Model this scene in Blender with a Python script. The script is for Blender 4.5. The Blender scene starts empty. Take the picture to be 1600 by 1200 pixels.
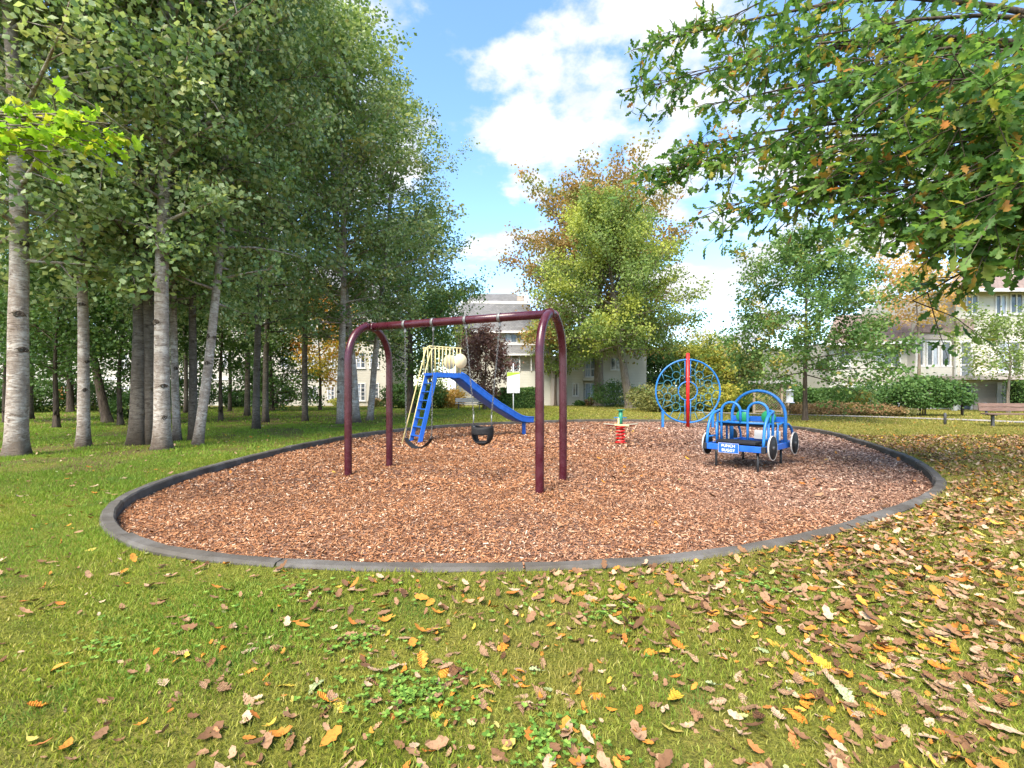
import bpy, bmesh, math, random
import numpy as np
from mathutils import Vector, Matrix, Euler

sc = bpy.context.scene
R = math.radians
PI = math.pi

# ------------------------------------------------------------------ camera
FPX, HOR, EYE = 720.0, 614.0, 1.30          # focal length in photo pixels, horizon row, eye height
cam_d = bpy.data.cameras.new('camera')
cam = bpy.data.objects.new('camera', cam_d)
sc.collection.objects.link(cam)
cam.location = (0, 0, EYE)
cam.rotation_euler = (R(90), 0, 0)
cam_d.sensor_width = 36.0
cam_d.lens = 36.0 * FPX / 1600.0
cam_d.shift_y = (HOR - 600.0) / 1600.0
cam_d.clip_start = 0.05
cam_d.clip_end = 3000
sc.camera = cam

# ------------------------------------------------------------------ sky, sun, exposure
SUN_EL, SUN_AZ = R(52), R(206)              # azimuth clockwise from +Y: behind the camera, to the left
world = bpy.data.worlds.new('World'); sc.world = world
world.use_nodes = True
wn, wl = world.node_tree.nodes, world.node_tree.links
wn.clear()
w_out = wn.new('ShaderNodeOutputWorld')
w_sky = wn.new('ShaderNodeTexSky'); w_sky.sky_type = 'NISHITA'; w_sky.sun_disc = False
w_sky.sun_elevation = SUN_EL; w_sky.sun_rotation = SUN_AZ
w_sky.air_density = 1.0; w_sky.dust_density = 0.6; w_sky.ozone_density = 1.6
w_bg = wn.new('ShaderNodeBackground'); w_bg.inputs['Strength'].default_value = 0.15
w_hsv = wn.new('ShaderNodeHueSaturation'); w_hsv.inputs['Saturation'].default_value = 1.12
wl.new(w_sky.outputs[0], w_hsv.inputs['Color']); wl.new(w_hsv.outputs[0], w_bg.inputs['Color'])
w_cl = wn.new('ShaderNodeBackground'); w_cl.inputs['Strength'].default_value = 0.40
w_mix = wn.new('ShaderNodeMixShader')
w_tc = wn.new('ShaderNodeTexCoord')
def wmath(op, a, b=None, clamp=False):
    n = wn.new('ShaderNodeMath'); n.operation = op; n.use_clamp = clamp
    for i, v in enumerate((a, b)):
        if v is None: continue
        if isinstance(v, (int, float)): n.inputs[i].default_value = v
        else: wl.new(v, n.inputs[i])
    return n.outputs[0]
w_sep = wn.new('ShaderNodeSeparateXYZ'); wl.new(w_tc.outputs['Generated'], w_sep.inputs[0])
zz = wmath('ADD', wmath('MAXIMUM', w_sep.outputs[2], 0.0), 0.22)
w_comb = wn.new('ShaderNodeCombineXYZ')
wl.new(wmath('DIVIDE', w_sep.outputs[0], zz), w_comb.inputs[0])
wl.new(wmath('DIVIDE', w_sep.outputs[1], zz), w_comb.inputs[1])
def wnoise(scale, detail, rough, off):
    m = wn.new('ShaderNodeMapping'); m.inputs['Location'].default_value = off
    wl.new(w_comb.outputs[0], m.inputs[0])
    n = wn.new('ShaderNodeTexNoise'); n.inputs['Scale'].default_value = scale
    n.inputs['Detail'].default_value = detail; n.inputs['Roughness'].default_value = rough
    wl.new(m.outputs[0], n.inputs['Vector']); return n.outputs[0]
cl_n = wnoise(2.6, 10, 0.58, (3.1, 7.7, 0))
# cumulus heaps: (photo x, photo y, angular radius)
def pdir(px, py):
    return Vector(((px - 800) / FPX, 1.0, (HOR - py) / FPX)).normalized()
acc = None
for px, py, rad, amp in ((800, 120, .13, .42), (790, 205, .12, .34), (945, 195, .15, .42), (1010, 150, .13, .36),
                         (890, 60, .15, .3), (850, 275, .06, .34), (1085, 345, .13, .34), (1180, 390, .14, .3), (1080, 480, .2, .3),
                         (1300, 300, .22, .3), (765, 400, .10, .2), (1010, -40, .25, .3), (640, 120, .03, .2),
                         (400, 250, .35, .3), (150, 100, .3, .25), (800, 520, .2, .22)):
    d = wn.new('ShaderNodeVectorMath'); d.operation = 'DOT_PRODUCT'
    wl.new(w_tc.outputs['Generated'], d.inputs[0]); d.inputs[1].default_value = pdir(px, py)
    c0 = math.cos(rad * 1.25)
    mr = wn.new('ShaderNodeMapRange'); mr.interpolation_type = 'SMOOTHSTEP'
    mr.inputs['From Min'].default_value = c0; mr.inputs['From Max'].default_value = 1.0
    mr.inputs['To Min'].default_value = 0.0; mr.inputs['To Max'].default_value = amp
    wl.new(d.outputs['Value'], mr.inputs[0])
    acc = mr.outputs[0] if acc is None else wmath('MAXIMUM', acc, mr.outputs[0])
# outside these, the same broken cumulus goes on over the whole dome
cover = wmath('ADD', wmath('MULTIPLY', acc, 0.72), wmath('ADD', wmath('MULTIPLY', wmath('SUBTRACT', cl_n, 0.5), 2.3), 0.47))
w_r = wn.new('ShaderNodeValToRGB')
w_r.color_ramp.elements[0].position = 0.56; w_r.color_ramp.elements[0].color = (0, 0, 0, 1)
w_r.color_ramp.elements[1].position = 0.83; w_r.color_ramp.elements[1].color = (1, 1, 1, 1)
w_r.color_ramp.interpolation = 'EASE'
wl.new(cover, w_r.inputs[0])
cl_s = wnoise(3.3, 6, 0.5, (9.2, 1.7, 0))
w_cr = wn.new('ShaderNodeValToRGB')
w_cr.color_ramp.elements[0].position = 0.3; w_cr.color_ramp.elements[0].color = (0.70, 0.77, 0.88, 1)
w_cr.color_ramp.elements[1].position = 0.62; w_cr.color_ramp.elements[1].color = (1.0, 1.0, 1.0, 1)
wl.new(cl_s, w_cr.inputs[0]); wl.new(w_cr.outputs[0], w_cl.inputs['Color'])
wl.new(w_r.outputs[0], w_mix.inputs[0])
wl.new(w_bg.outputs[0], w_mix.inputs[1]); wl.new(w_cl.outputs[0], w_mix.inputs[2])
wl.new(w_mix.outputs[0], w_out.inputs[0])

sun_d = bpy.data.lights.new('sun', 'SUN'); sun_d.energy = 3.5; sun_d.angle = R(36); sun_d.color = (1.0, 0.90, 0.76)
sun = bpy.data.objects.new('sun', sun_d); sc.collection.objects.link(sun)
sdir = Vector((math.sin(SUN_AZ) * math.cos(SUN_EL), math.cos(SUN_AZ) * math.cos(SUN_EL), math.sin(SUN_EL)))
sun.rotation_euler = (-sdir).to_track_quat('-Z', 'Y').to_euler()
sun.location = (0, 0, 40)

sc.view_settings.view_transform = 'Standard'; sc.view_settings.look = 'None'
sc.view_settings.gamma = 1.0; sc.view_settings.use_curve_mapping = False
sc.view_settings.exposure = 1.65
sc.render.engine = 'CYCLES'
cy = sc.cycles
cy.max_bounces = 6; cy.diffuse_bounces = 3; cy.glossy_bounces = 2; cy.transmission_bounces = 4; cy.transparent_max_bounces = 4
cy.use_denoising = True; cy.use_adaptive_sampling = True; cy.adaptive_threshold = 0.015
cy.caustics_reflective = False; cy.caustics_refractive = False
cy.sample_clamp_indirect = 6.0

# ------------------------------------------------------------------ helpers
rng = np.random.default_rng(7)
random.seed(7)
COL = sc.collection
LAWN_Z = 0.088
def G(px, py, z=0.0):                       # point of the horizontal plane z under a photo position
    Y = FPX * (EYE - z) / (py - HOR)
    return Vector(((px - 800) * Y / FPX, Y, z))
def at(px, py, Y):                          # point at depth Y under a photo position
    return Vector(((px - 800) * Y / FPX, Y, EYE + (HOR - py) * Y / FPX))

def tag(o, label=None, cat=None, group=None, kind=None):
    if label: o['label'] = label
    if cat: o['category'] = cat
    if group: o['group'] = group
    if kind: o['kind'] = kind
    return o
def empty(name, loc=(0, 0, 0), rz=0.0, label=None, cat=None, group=None, kind=None):
    o = bpy.data.objects.new(name, None); COL.objects.link(o)
    o.empty_display_size = 0.2
    o.location = loc; o.rotation_euler = (0, 0, rz)
    return tag(o, label, cat, group, kind)
def link(name, me, mat=None, parent=None):
    o = bpy.data.objects.new(name, me); COL.objects.link(o)
    if mat is not None and len(me.materials) == 0: me.materials.append(mat)
    if parent is not None: o.parent = parent
    return o
def np_mesh(name, V, T, attrs=None, smooth=False):
    V = np.asarray(V, np.float32); T = np.asarray(T, np.int32)
    k = T.shape[1]
    me = bpy.data.meshes.new(name)
    me.vertices.add(len(V)); me.vertices.foreach_set('co', V.ravel())
    me.loops.add(T.size); me.loops.foreach_set('vertex_index', T.ravel())
    me.polygons.add(len(T))
    me.polygons.foreach_set('loop_start', np.arange(0, T.size, k, dtype=np.int32))
    if smooth: me.polygons.foreach_set('use_smooth', np.ones(len(T), bool))
    if attrs:
        for an, av in attrs.items():
            a = me.attributes.new(an, 'FLOAT', 'POINT'); a.data.foreach_set('value', np.asarray(av, np.float32))
    me.update(calc_edges=True)
    return me

class MB:
    """collects shapes; build() links them as ONE mesh object"""
    def __init__(s): s.v, s.f, s.sm = [], [], []
    def raw(s, vs, fs, smooth=False):
        b = len(s.v); s.v += [tuple(p) for p in vs]
        for f in fs: s.f.append([b + i for i in f]); s.sm.append(smooth)
    def box(s, c, size, rot=None):
        hx, hy, hz = size[0] / 2, size[1] / 2, size[2] / 2
        m = rot if rot is not None else Matrix.Identity(3)
        vs = [Vector(c) + m @ Vector((x * hx, y * hy, z * hz)) for z in (-1, 1) for y in (-1, 1) for x in (-1, 1)]
        s.raw(vs, [(0, 2, 3, 1), (4, 5, 7, 6), (0, 1, 5, 4), (2, 6, 7, 3), (0, 4, 6, 2), (1, 3, 7, 5)])
        return s
    def box2(s, x0, x1, y0, y1, z0, z1):
        return s.box(((x0 + x1) / 2, (y0 + y1) / 2, (z0 + z1) / 2), (abs(x1 - x0), abs(y1 - y0), abs(z1 - z0)))
    def bar(s, a, b, w, h, up=(0, 0, 1)):
        a, b = Vector(a), Vector(b); d = b - a; x = d.normalized(); u = Vector(up)
        y = u.cross(x); y = y.normalized() if y.length > 1e-4 else Vector((0, 1, 0)); z = x.cross(y)
        m = Matrix((x, y, z)).transposed()
        return s.box((a + b) / 2, (d.length, w, h), m)
    def tube(s, pts, r, n=10, closed=False, caps=True):
        pts = [Vector(p) for p in pts]; N = len(pts)
        rs = r if isinstance(r, (list, tuple, np.ndarray)) else [r] * N
        tans = []
        for i in range(N):
            if closed: t = pts[(i + 1) % N] - pts[i - 1]
            else: t = pts[min(i + 1, N - 1)] - pts[max(i - 1, 0)]
            tans.append(t.normalized())
        ref = Vector((0, 0, 1)) if abs(tans[0].z) < 0.9 else Vector((1, 0, 0))
        u = tans[0].cross(ref).normalized()
        vs = []
        for i in range(N):
            t = tans[i]; u = (u - t * u.dot(t)); u = u.normalized() if u.length > 1e-6 else t.orthogonal().normalized()
            w = t.cross(u)
            for k in range(n):
                a = 2 * PI * k / n
                vs.append(pts[i] + (u * math.cos(a) + w * math.sin(a)) * rs[i])
        fs = []
        for i in range(N if closed else N - 1):
            j = (i + 1) % N
            for k in range(n):
                l = (k + 1) % n
                fs.append((i * n + k, i * n + l, j * n + l, j * n + k))
        s.raw(vs, fs, True)
        if caps and not closed:
            b = len(s.v) - len(vs)
            s.f.append([b + k for k in range(n)][::-1]); s.sm.append(False)
            s.f.append([b + (N - 1) * n + k for k in range(n)]); s.sm.append(False)
        return s
    def lathe(s, prof, c=(0, 0, 0), n=20, rot=None, caps=True):
        c = Vector(c); m = rot if rot is not None else Matrix.Identity(3)
        vs = [c + m @ Vector((r * math.cos(2 * PI * k / n), r * math.sin(2 * PI * k / n), z)) for r, z in prof for k in range(n)]
        fs = [(i * n + k, i * n + (k + 1) % n, (i + 1) * n + (k + 1) % n, (i + 1) * n + k) for i in range(len(prof) - 1) for k in range(n)]
        s.raw(vs, fs, True)
        b = len(s.v) - len(vs)
        if caps and prof[0][0] > 1e-5: s.f.append([b + k for k in range(n)][::-1]); s.sm.append(False)
        if caps and prof[-1][0] > 1e-5: s.f.append([b + (len(prof) - 1) * n + k for k in range(n)]); s.sm.append(False)
        return s
    def mesh(s, name):
        me = bpy.data.meshes.new(name)
        me.from_pydata(s.v, [], s.f)
        me.polygons.foreach_set('use_smooth', s.sm)
        me.update(); return me
    def build(s, name, mat, parent=None, bevel=0.0):
        o = link(name, s.mesh(name), mat, parent)
        if bevel:
            b = o.modifiers.new('bevel', 'BEVEL'); b.width = bevel; b.segments = 2; b.limit_method = 'ANGLE'; b.angle_limit = R(50)
        return o

def copy_tree(o, parent=None):
    c = o.copy(); COL.objects.link(c)
    c.parent = parent
    for ch in list(o.children): copy_tree(ch, c)
    return c

# ------------------------------------------------------------------ materials
MATS = {}
def new_mat(name):
    m = bpy.data.materials.new(name); m.use_nodes = True
    nt = m.node_tree; nt.nodes.clear()
    out = nt.nodes.new('ShaderNodeOutputMaterial')
    MATS[name] = m
    return m, nt, out
def N(nt, t, **kw):
    n = nt.nodes.new(t)
    for k, v in kw.items(): setattr(n, k, v)
    return n
def setin(n, **kw):
    for k, v in kw.items(): n.inputs[k.replace('_', ' ')].default_value = v
    return n
def ramp(nt, fac, stops, interp='LINEAR'):
    r = N(nt, 'ShaderNodeValToRGB'); e = r.color_ramp.elements
    while len(e) < len(stops): e.new(0.5)
    for el, (p, c) in zip(e, stops):
        el.position = p; el.color = (c[0], c[1], c[2], 1) if not isinstance(c, (int, float)) else (c, c, c, 1)
    r.color_ramp.interpolation = interp
    nt.links.new(fac, r.inputs[0]); return r.outputs[0]
def coords(nt, scale=(1, 1, 1), kind='Object', loc=(0, 0, 0)):
    tc = N(nt, 'ShaderNodeTexCoord'); mp = N(nt, 'ShaderNodeMapping')
    mp.inputs['Scale'].default_value = scale; mp.inputs['Location'].default_value = loc
    nt.links.new(tc.outputs[kind], mp.inputs[0]); return mp.outputs[0]
def wcoords(nt, scale=(1, 1, 1), loc=(0, 0, 0)):        # world position
    g = N(nt, 'ShaderNodeNewGeometry'); mp = N(nt, 'ShaderNodeMapping')
    mp.inputs['Scale'].default_value = scale; mp.inputs['Location'].default_value = loc
    nt.links.new(g.outputs['Position'], mp.inputs[0]); return mp.outputs[0]
def noise(nt, vec, scale, detail=4, rough=0.55, dist=0.0):
    n = N(nt, 'ShaderNodeTexNoise'); setin(n, Scale=scale, Detail=detail, Roughness=rough, Distortion=dist)
    nt.links.new(vec, n.inputs['Vector']); return n.outputs[0]
def mixc(nt, fac, a, b, blend='MIX'):
    m = N(nt, 'ShaderNodeMix', data_type='RGBA', blend_type=blend)
    for sock, v in ((m.inputs[0], fac), (m.inputs[6], a), (m.inputs[7], b)):
        if isinstance(v, (int, float)): sock.default_value = v
        elif isinstance(v, tuple): sock.default_value = (v[0], v[1], v[2], 1)
        else: nt.links.new(v, sock)
    return m.outputs[2]
def mathn(nt, op, a, b=0.0, clamp=False):
    m = N(nt, 'ShaderNodeMath', operation=op, use_clamp=clamp)
    for i, v in enumerate((a, b)):
        if isinstance(v, (int, float)): m.inputs[i].default_value = v
        else: nt.links.new(v, m.inputs[i])
    return m.outputs[0]
def attr(nt, name):
    a = N(nt, 'ShaderNodeAttribute'); a.attribute_name = name; return a.outputs['Fac']
def principled(nt, out, col, rough=0.6, spec=0.3, metal=0.0, bump=None, bump_d=0.01, bump_s=0.5, coat=0.0):
    p = N(nt, 'ShaderNodeBsdfPrincipled')
    for sock, v in ((p.inputs['Base Color'], col), (p.inputs['Roughness'], rough)):
        if isinstance(v, (int, float)): sock.default_value = v
        elif isinstance(v, tuple): sock.default_value = (v[0], v[1], v[2], 1)
        else: nt.links.new(v, sock)
    p.inputs['Specular IOR Level'].default_value = spec
    p.inputs['Metallic'].default_value = metal
    p.inputs['Coat Weight'].default_value = coat
    if bump is not None:
        b = N(nt, 'ShaderNodeBump'); setin(b, Strength=bump_s, Distance=bump_d)
        nt.links.new(bump, b.inputs['Height']); nt.links.new(b.outputs[0], p.inputs['Normal'])
    nt.links.new(p.outputs[0], out.inputs[0])
    return p

def paint(name, col, rough=0.35, wear=0.12, spec=0.4, coat=0.0, dirt=(0.10, 0.08, 0.06)):
    """painted or powder-coated surface with slight fading and grime"""
    m, nt, out = new_mat(name)
    v = coords(nt)
    n1 = noise(nt, v, 6.0, 5, 0.6)
    n2 = noise(nt, v, 55.0, 3, 0.6)
    dark = tuple(c * 0.82 for c in col); lite = tuple(min(1, c * 1.12 + 0.012) for c in col)
    c = ramp(nt, n1, [(0.3, dark), (0.72, lite)])
    f = mathn(nt, 'MULTIPLY', ramp(nt, n2, [(0.60, 0.0), (0.72, 1.0)]), wear)
    c = mixc(nt, f, c, dirt)
    rr = ramp(nt, n1, [(0.3, rough * 0.8), (0.75, min(1, rough * 1.35))])
    principled(nt, out, c, rr, spec, 0.0, n2, 0.0006, 0.25, coat)
    return m

M_MAROON = paint('maroon_powder_coat', (0.052, 0.0028, 0.010), 0.26, 0.06, 0.5)
M_BLUE = paint('blue_powder_coat', (0.008, 0.105, 0.48), 0.38, 0.12)
M_BLUE2 = paint('blue_tube_paint', (0.012, 0.150, 0.46), 0.40, 0.12)
M_RED = paint('red_powder_coat', (0.50, 0.008, 0.007), 0.38, 0.08)
M_CREAM = paint('cream_yellow_paint', (0.78, 0.66, 0.30), 0.45, 0.08)
M_PEACH = paint('peach_plastic', (0.80, 0.66, 0.40), 0.5, 0.08)
M_TEAL = paint('teal_green_plastic', (0.025, 0.24, 0.14), 0.4, 0.08)
M_TEALROD = paint('teal_rod_paint', (0.02, 0.14, 0.22), 0.45, 0.1)
M_GREEN = paint('green_plastic', (0.012, 0.26, 0.11), 0.4, 0.06)
M_BLACK = paint('black_rubber', (0.010, 0.010, 0.011), 0.6, 0.15, 0.2, dirt=(0.12, 0.11, 0.10))
M_BLACKP = paint('black_paint', (0.014, 0.014, 0.016), 0.4, 0.15, dirt=(0.12, 0.10, 0.08))
M_WHITE = paint('white_paint', (0.74, 0.74, 0.73), 0.45, 0.15, dirt=(0.35, 0.33, 0.28))
M_TRIM = paint('white_trim', (0.62, 0.61, 0.59), 0.5, 0.1, dirt=(0.4, 0.38, 0.33))
M_LIME = paint('lime_green_print', (0.42, 0.62, 0.04), 0.5, 0.05)
M_PRINT = paint('grey_print', (0.58, 0.60, 0.62), 0.6, 0.0)
M_GREYMETAL = paint('dark_metal', (0.06, 0.06, 0.065), 0.4, 0.15)
m, nt, out = new_mat('galvanised_steel'); M_STEEL = m
principled(nt, out, ramp(nt, noise(nt, coords(nt), 40, 3), [(0.3, (0.11, 0.11, 0.11)), (0.7, (0.25, 0.25, 0.245))]), 0.5, 0.4, 0.5)

def wood(name, a, b, scale=1.0, rough=0.75):
    m, nt, out = new_mat(name)
    v = coords(nt, (2.0 * scale, 22 * scale, 22 * scale))
    n1 = noise(nt, v, 2.0, 6, 0.65)
    c = ramp(nt, n1, [(0.3, a), (0.7, b)])
    principled(nt, out, c, rough, 0.2, 0.0, n1, 0.003, 0.5)
    return m
M_BENCH = wood('weathered_brown_wood', (0.085, 0.050, 0.040), (0.22, 0.145, 0.115))
M_GREYWOOD = wood('pale_grey_wood', (0.32, 0.30, 0.28), (0.56, 0.54, 0.50))
M_LATTICE = wood('tan_lattice_wood', (0.30, 0.22, 0.14), (0.52, 0.42, 0.30))
M_BOARD = wood('weathered_seat_board', (0.20, 0.17, 0.125), (0.40, 0.35, 0.26))

def bark(name, light, mid, dark, band=1.0):
    m, nt, out = new_mat(name)
    v = coords(nt, (1, 1, 1))
    vb = coords(nt, (2.6, 2.6, 8.5))
    bands = noise(nt, vb, 2.0, 7, 0.72, 1.2)
    big = noise(nt, v, 1.3, 4, 0.6)
    fine = noise(nt, coords(nt, (5, 5, 26)), 2.4, 4, 0.6)
    c = ramp(nt, bands, [(0.30, dark), (0.40, mid), (0.56, light), (0.85, tuple(min(1, x * 1.12) for x in light))])
    patch = ramp(nt, noise(nt, coords(nt, (1.6, 1.6, 0.9)), 2.2, 5, 0.65), [(0.42, 0.0), (0.60, 0.85 * band)])
    c = mixc(nt, patch, c, mid)
    c = mixc(nt, ramp(nt, fine, [(0.60, 0.0), (0.68, 0.8)]), c, dark)
    # rough dark bark and moss up to about half a metre from the ground
    sep = N(nt, 'ShaderNodeSeparateXYZ'); nt.links.new(v, sep.inputs[0])
    low = mathn(nt, 'ADD', sep.outputs[2], mathn(nt, 'MULTIPLY', big, 0.9))
    f = ramp(nt, low, [(0.40, 0.9), (1.15, 0.0)])
    c = mixc(nt, f, c, (dark[0] * 1.6, dark[1] * 1.5, dark[2] * 1.2))
    h = mathn(nt, 'ADD', bands, mathn(nt, 'MULTIPLY', fine, 0.6))
    principled(nt, out, c, 0.85, 0.15, 0.0, h, 0.03, 0.8)
    return m
M_BARK_PALE = bark('pale_aspen_bark', (0.52, 0.465, 0.40), (0.23, 0.180, 0.14), (0.030, 0.022, 0.017))
M_BARK_MID = bark('grey_brown_aspen_bark', (0.17, 0.145, 0.115), (0.085, 0.068, 0.052), (0.02, 0.016, 0.012))
def rough_bark(name, light, dark):
    m, nt, out = new_mat(name)
    n1 = noise(nt, coords(nt, (9, 9, 1.6)), 2.0, 6, 0.65, 0.4)
    n2 = noise(nt, coords(nt), 1.4, 3)
    c = ramp(nt, n1, [(0.32, dark), (0.62, light)])
    c = mixc(nt, ramp(nt, n2, [(0.5, 0.0), (0.7, 0.5)]), c, (light[0] * 0.8, light[1] * 0.95, light[2] * 0.7))
    principled(nt, out, c, 0.9, 0.12, 0.0, n1, 0.03, 0.9)
    return m
M_BARK_DARK = rough_bark('dark_furrowed_bark', (0.12, 0.092, 0.07), (0.026, 0.02, 0.016))
M_BARK_GREY = rough_bark('grey_furrowed_bark', (0.23, 0.19, 0.15), (0.07, 0.055, 0.042))

GAIN = {'aspen_leaves': 1.6, 'near_oak_leaves': 1.55, 'understory_leaves': 1.5, 'green_maple_leaves': 1.4, 'mixed_green_leaves': 1.5, 'clipped_hedge_leaves': 1.5}
def leaf_mat(name, stops, trans=0.35, rough=0.5, patch=None, patch_scale=0.35, spec=0.16, tgain=(1.25, 1.3, 0.8)):
    """leaves: the mesh attribute tint picks each leaf's colour; patch colours whole branches that have turned"""
    m, nt, out = new_mat(name)
    t = attr(nt, 'tint')
    gain = GAIN.get(name, 1.3)
    stops = [(p_, tuple(min(0.8, x_ * gain) for x_ in c_)) for p_, c_ in stops]
    if patch: patch = (tuple(min(0.8, x_ * gain) for x_ in patch[0]), patch[1], patch[2])
    c = ramp(nt, t, stops)
    if patch:
        pn = noise(nt, coords(nt), patch_scale, 3, 0.6)
        f = ramp(nt, mathn(nt, 'ADD', pn, mathn(nt, 'MULTIPLY', mathn(nt, 'SUBTRACT', t, 0.5), 0.12)), [(patch[1], 0.0), (patch[2], 1.0)])
        c = mixc(nt, f, c, patch[0])
    p = N(nt, 'ShaderNodeBsdfPrincipled'); nt.links.new(c, p.inputs['Base Color'])
    setin(p, Roughness=rough); p.inputs['Specular IOR Level'].default_value = spec
    tr = N(nt, 'ShaderNodeBsdfTranslucent')
    nt.links.new(mixc(nt, 1.0, c, tgain, 'MULTIPLY'), tr.inputs[0])
    mx = N(nt, 'ShaderNodeMixShader'); mx.inputs[0].default_value = trans
    nt.links.new(p.outputs[0], mx.inputs[1]); nt.links.new(tr.outputs[0], mx.inputs[2])
    nt.links.new(mx.outputs[0], out.inputs[0])
    return m
M_ASPEN = leaf_mat('aspen_leaves', [(0.0, (0.040, 0.080, 0.024)), (0.35, (0.095, 0.150, 0.048)), (0.62, (0.180, 0.235, 0.095)), (0.86, (0.31, 0.355, 0.195)), (1.0, (0.36, 0.35, 0.11))], 0.40, 0.42, spec=0.35,
                   patch=((0.19, 0.185, 0.065), 0.55, 0.68), patch_scale=0.6, tgain=(1.25, 1.25, 0.7))
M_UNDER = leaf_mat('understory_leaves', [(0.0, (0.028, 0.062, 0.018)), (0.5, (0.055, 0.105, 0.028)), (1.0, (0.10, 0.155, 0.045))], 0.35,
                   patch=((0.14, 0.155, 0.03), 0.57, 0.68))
M_MAPLE = leaf_mat('green_maple_leaves', [(0.0, (0.070, 0.115, 0.030)), (0.5, (0.130, 0.180, 0.050)), (1.0, (0.20, 0.25, 0.085))], 0.40,
                   patch=((0.28, 0.30, 0.06), 0.50, 0.64), patch_scale=0.28)
M_OAKBROWN = leaf_mat('bronze_oak_leaves', [(0.0, (0.13, 0.105, 0.035)), (0.5, (0.235, 0.155, 0.055)), (0.85, (0.33, 0.175, 0.065)), (1.0, (0.16, 0.20, 0.06))], 0.38,
                      patch=((0.17, 0.19, 0.05), 0.50, 0.62), patch_scale=0.3)
M_SMALLTREE = leaf_mat('mixed_green_leaves', [(0.0, (0.042, 0.092, 0.030)), (0.5, (0.082, 0.145, 0.042)), (0.92, (0.15, 0.20, 0.065)), (1.0, (0.40, 0.20, 0.05))], 0.38,
                       patch=((0.26, 0.19, 0.05), 0.60, 0.70), patch_scale=0.7)
M_NEAROAK = leaf_mat('near_oak_leaves', [(0.0, (0.034, 0.080, 0.022)), (0.5, (0.070, 0.135, 0.030)), (0.88, (0.115, 0.18, 0.042)), (0.95, (0.22, 0.18, 0.035)), (1.0, (0.28, 0.11, 0.03))], 0.5, 0.42,
                     patch=((0.17, 0.165, 0.03), 0.62, 0.76), patch_scale=0.9)
M_LIMEMAPLE = leaf_mat('bright_maple_leaves', [(0.0, (0.15, 0.28, 0.02)), (0.7, (0.26, 0.38, 0.03)), (1.0, (0.42, 0.38, 0.035))], 0.5)
M_PLUM = leaf_mat('purple_plum_leaves', [(0.0, (0.050, 0.026, 0.024)), (0.6, (0.125, 0.064, 0.055)), (1.0, (0.20, 0.13, 0.09))], 0.3)
M_YELLOW = leaf_mat('yellow_autumn_leaves', [(0.0, (0.28, 0.25, 0.035)), (0.6, (0.45, 0.38, 0.05)), (1.0, (0.52, 0.30, 0.05))], 0.42,
                    patch=((0.62, 0.27, 0.06), 0.47, 0.60), patch_scale=0.45)
M_AUTUMN = leaf_mat('gold_pink_autumn_leaves', [(0.0, (0.26, 0.20, 0.05)), (0.5, (0.42, 0.29, 0.08)), (1.0, (0.50, 0.27, 0.15))], 0.42)
M_HEDGE = leaf_mat('clipped_hedge_leaves', [(0.0, (0.022, 0.050, 0.014)), (0.5, (0.045, 0.092, 0.022)), (1.0, (0.09, 0.14, 0.035))], 0.2)
M_SHRUB = leaf_mat('mixed_shrub_leaves', [(0.0, (0.06, 0.075, 0.025)), (0.5, (0.13, 0.135, 0.042)), (0.85, (0.21, 0.18, 0.06)), (1.0, (0.28, 0.11, 0.04))], 0.3,
                   patch=((0.06, 0.11, 0.03), 0.5, 0.62), patch_scale=0.8)
M_GOLDSHRUB = leaf_mat('golden_shrub_leaves', [(0.0, (0.15, 0.17, 0.03)), (0.6, (0.30, 0.29, 0.05)), (1.0, (0.42, 0.30, 0.06))], 0.35,
                       patch=((0.09, 0.15, 0.035), 0.5, 0.6), patch_scale=0.8)
M_RUSSET = leaf_mat('russet_ground_cover', [(0.0, (0.09, 0.085, 0.035)), (0.5, (0.21, 0.13, 0.062)), (1.0, (0.33, 0.20, 0.10))], 0.25,
                    patch=((0.13, 0.14, 0.05), 0.5, 0.62), patch_scale=0.9)
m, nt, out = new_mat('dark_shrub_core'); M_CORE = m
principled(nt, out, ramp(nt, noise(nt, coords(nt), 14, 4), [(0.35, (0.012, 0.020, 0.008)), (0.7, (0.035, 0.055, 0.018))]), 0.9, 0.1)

# ------------------------------------------------------------------ ground: playground outline
KERB_OUT = [(-0.43, 3.11), (0.95, 3.24), (2.27, 3.71), (3.75, 4.55), (5.25, 5.62), (6.19, 6.62), (7.1, 7.95), (7.96, 9.55), (8.85, 11.6),
            (9.75, 13.9), (10.2, 16.4), (9.6, 18.6), (7.6, 20.1), (5.0, 20.8), (2.4, 20.5), (0.3, 19.4), (-1.5, 18.1), (-3.4, 16.0), (-4.6, 13.2), (-5.0, 10.2),
            (-5.0, 7.4), (-4.70, 5.70), (-4.3, 4.88), (-3.82, 4.27), (-3.27, 3.80), (-2.62, 3.43), (-1.62, 3.18)]
def catmull(P, n):
    P = np.array(P, float); out = []
    L = len(P)
    for i in range(L):
        p0, p1, p2, p3 = P[i - 1], P[i], P[(i + 1) % L], P[(i + 2) % L]
        for t in np.linspace(0, 1, n, endpoint=False):
            out.append(0.5 * (2 * p1 + (p2 - p0) * t + (2 * p0 - 5 * p1 + 4 * p2 - p3) * t * t + (3 * p1 - p0 - 3 * p2 + p3) * t ** 3))
    return np.array(out)
kc = catmull(KERB_OUT, 12)
for _ in range(10): kc = 0.5 * kc + 0.25 * (np.roll(kc, 1, 0) + np.roll(kc, -1, 0))
seglen = np.linalg.norm(np.roll(kc, -1, 0) - kc, axis=1); cum = np.concatenate([[0], np.cumsum(seglen)]); PERIM = cum[-1]
def kerb_at(s):
    s = np.asarray(s) % PERIM
    kk = np.vstack([kc, kc[:1]])
    return np.stack([np.interp(s, cum, kk[:, 0]), np.interp(s, cum, kk[:, 1])], -1)
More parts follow.
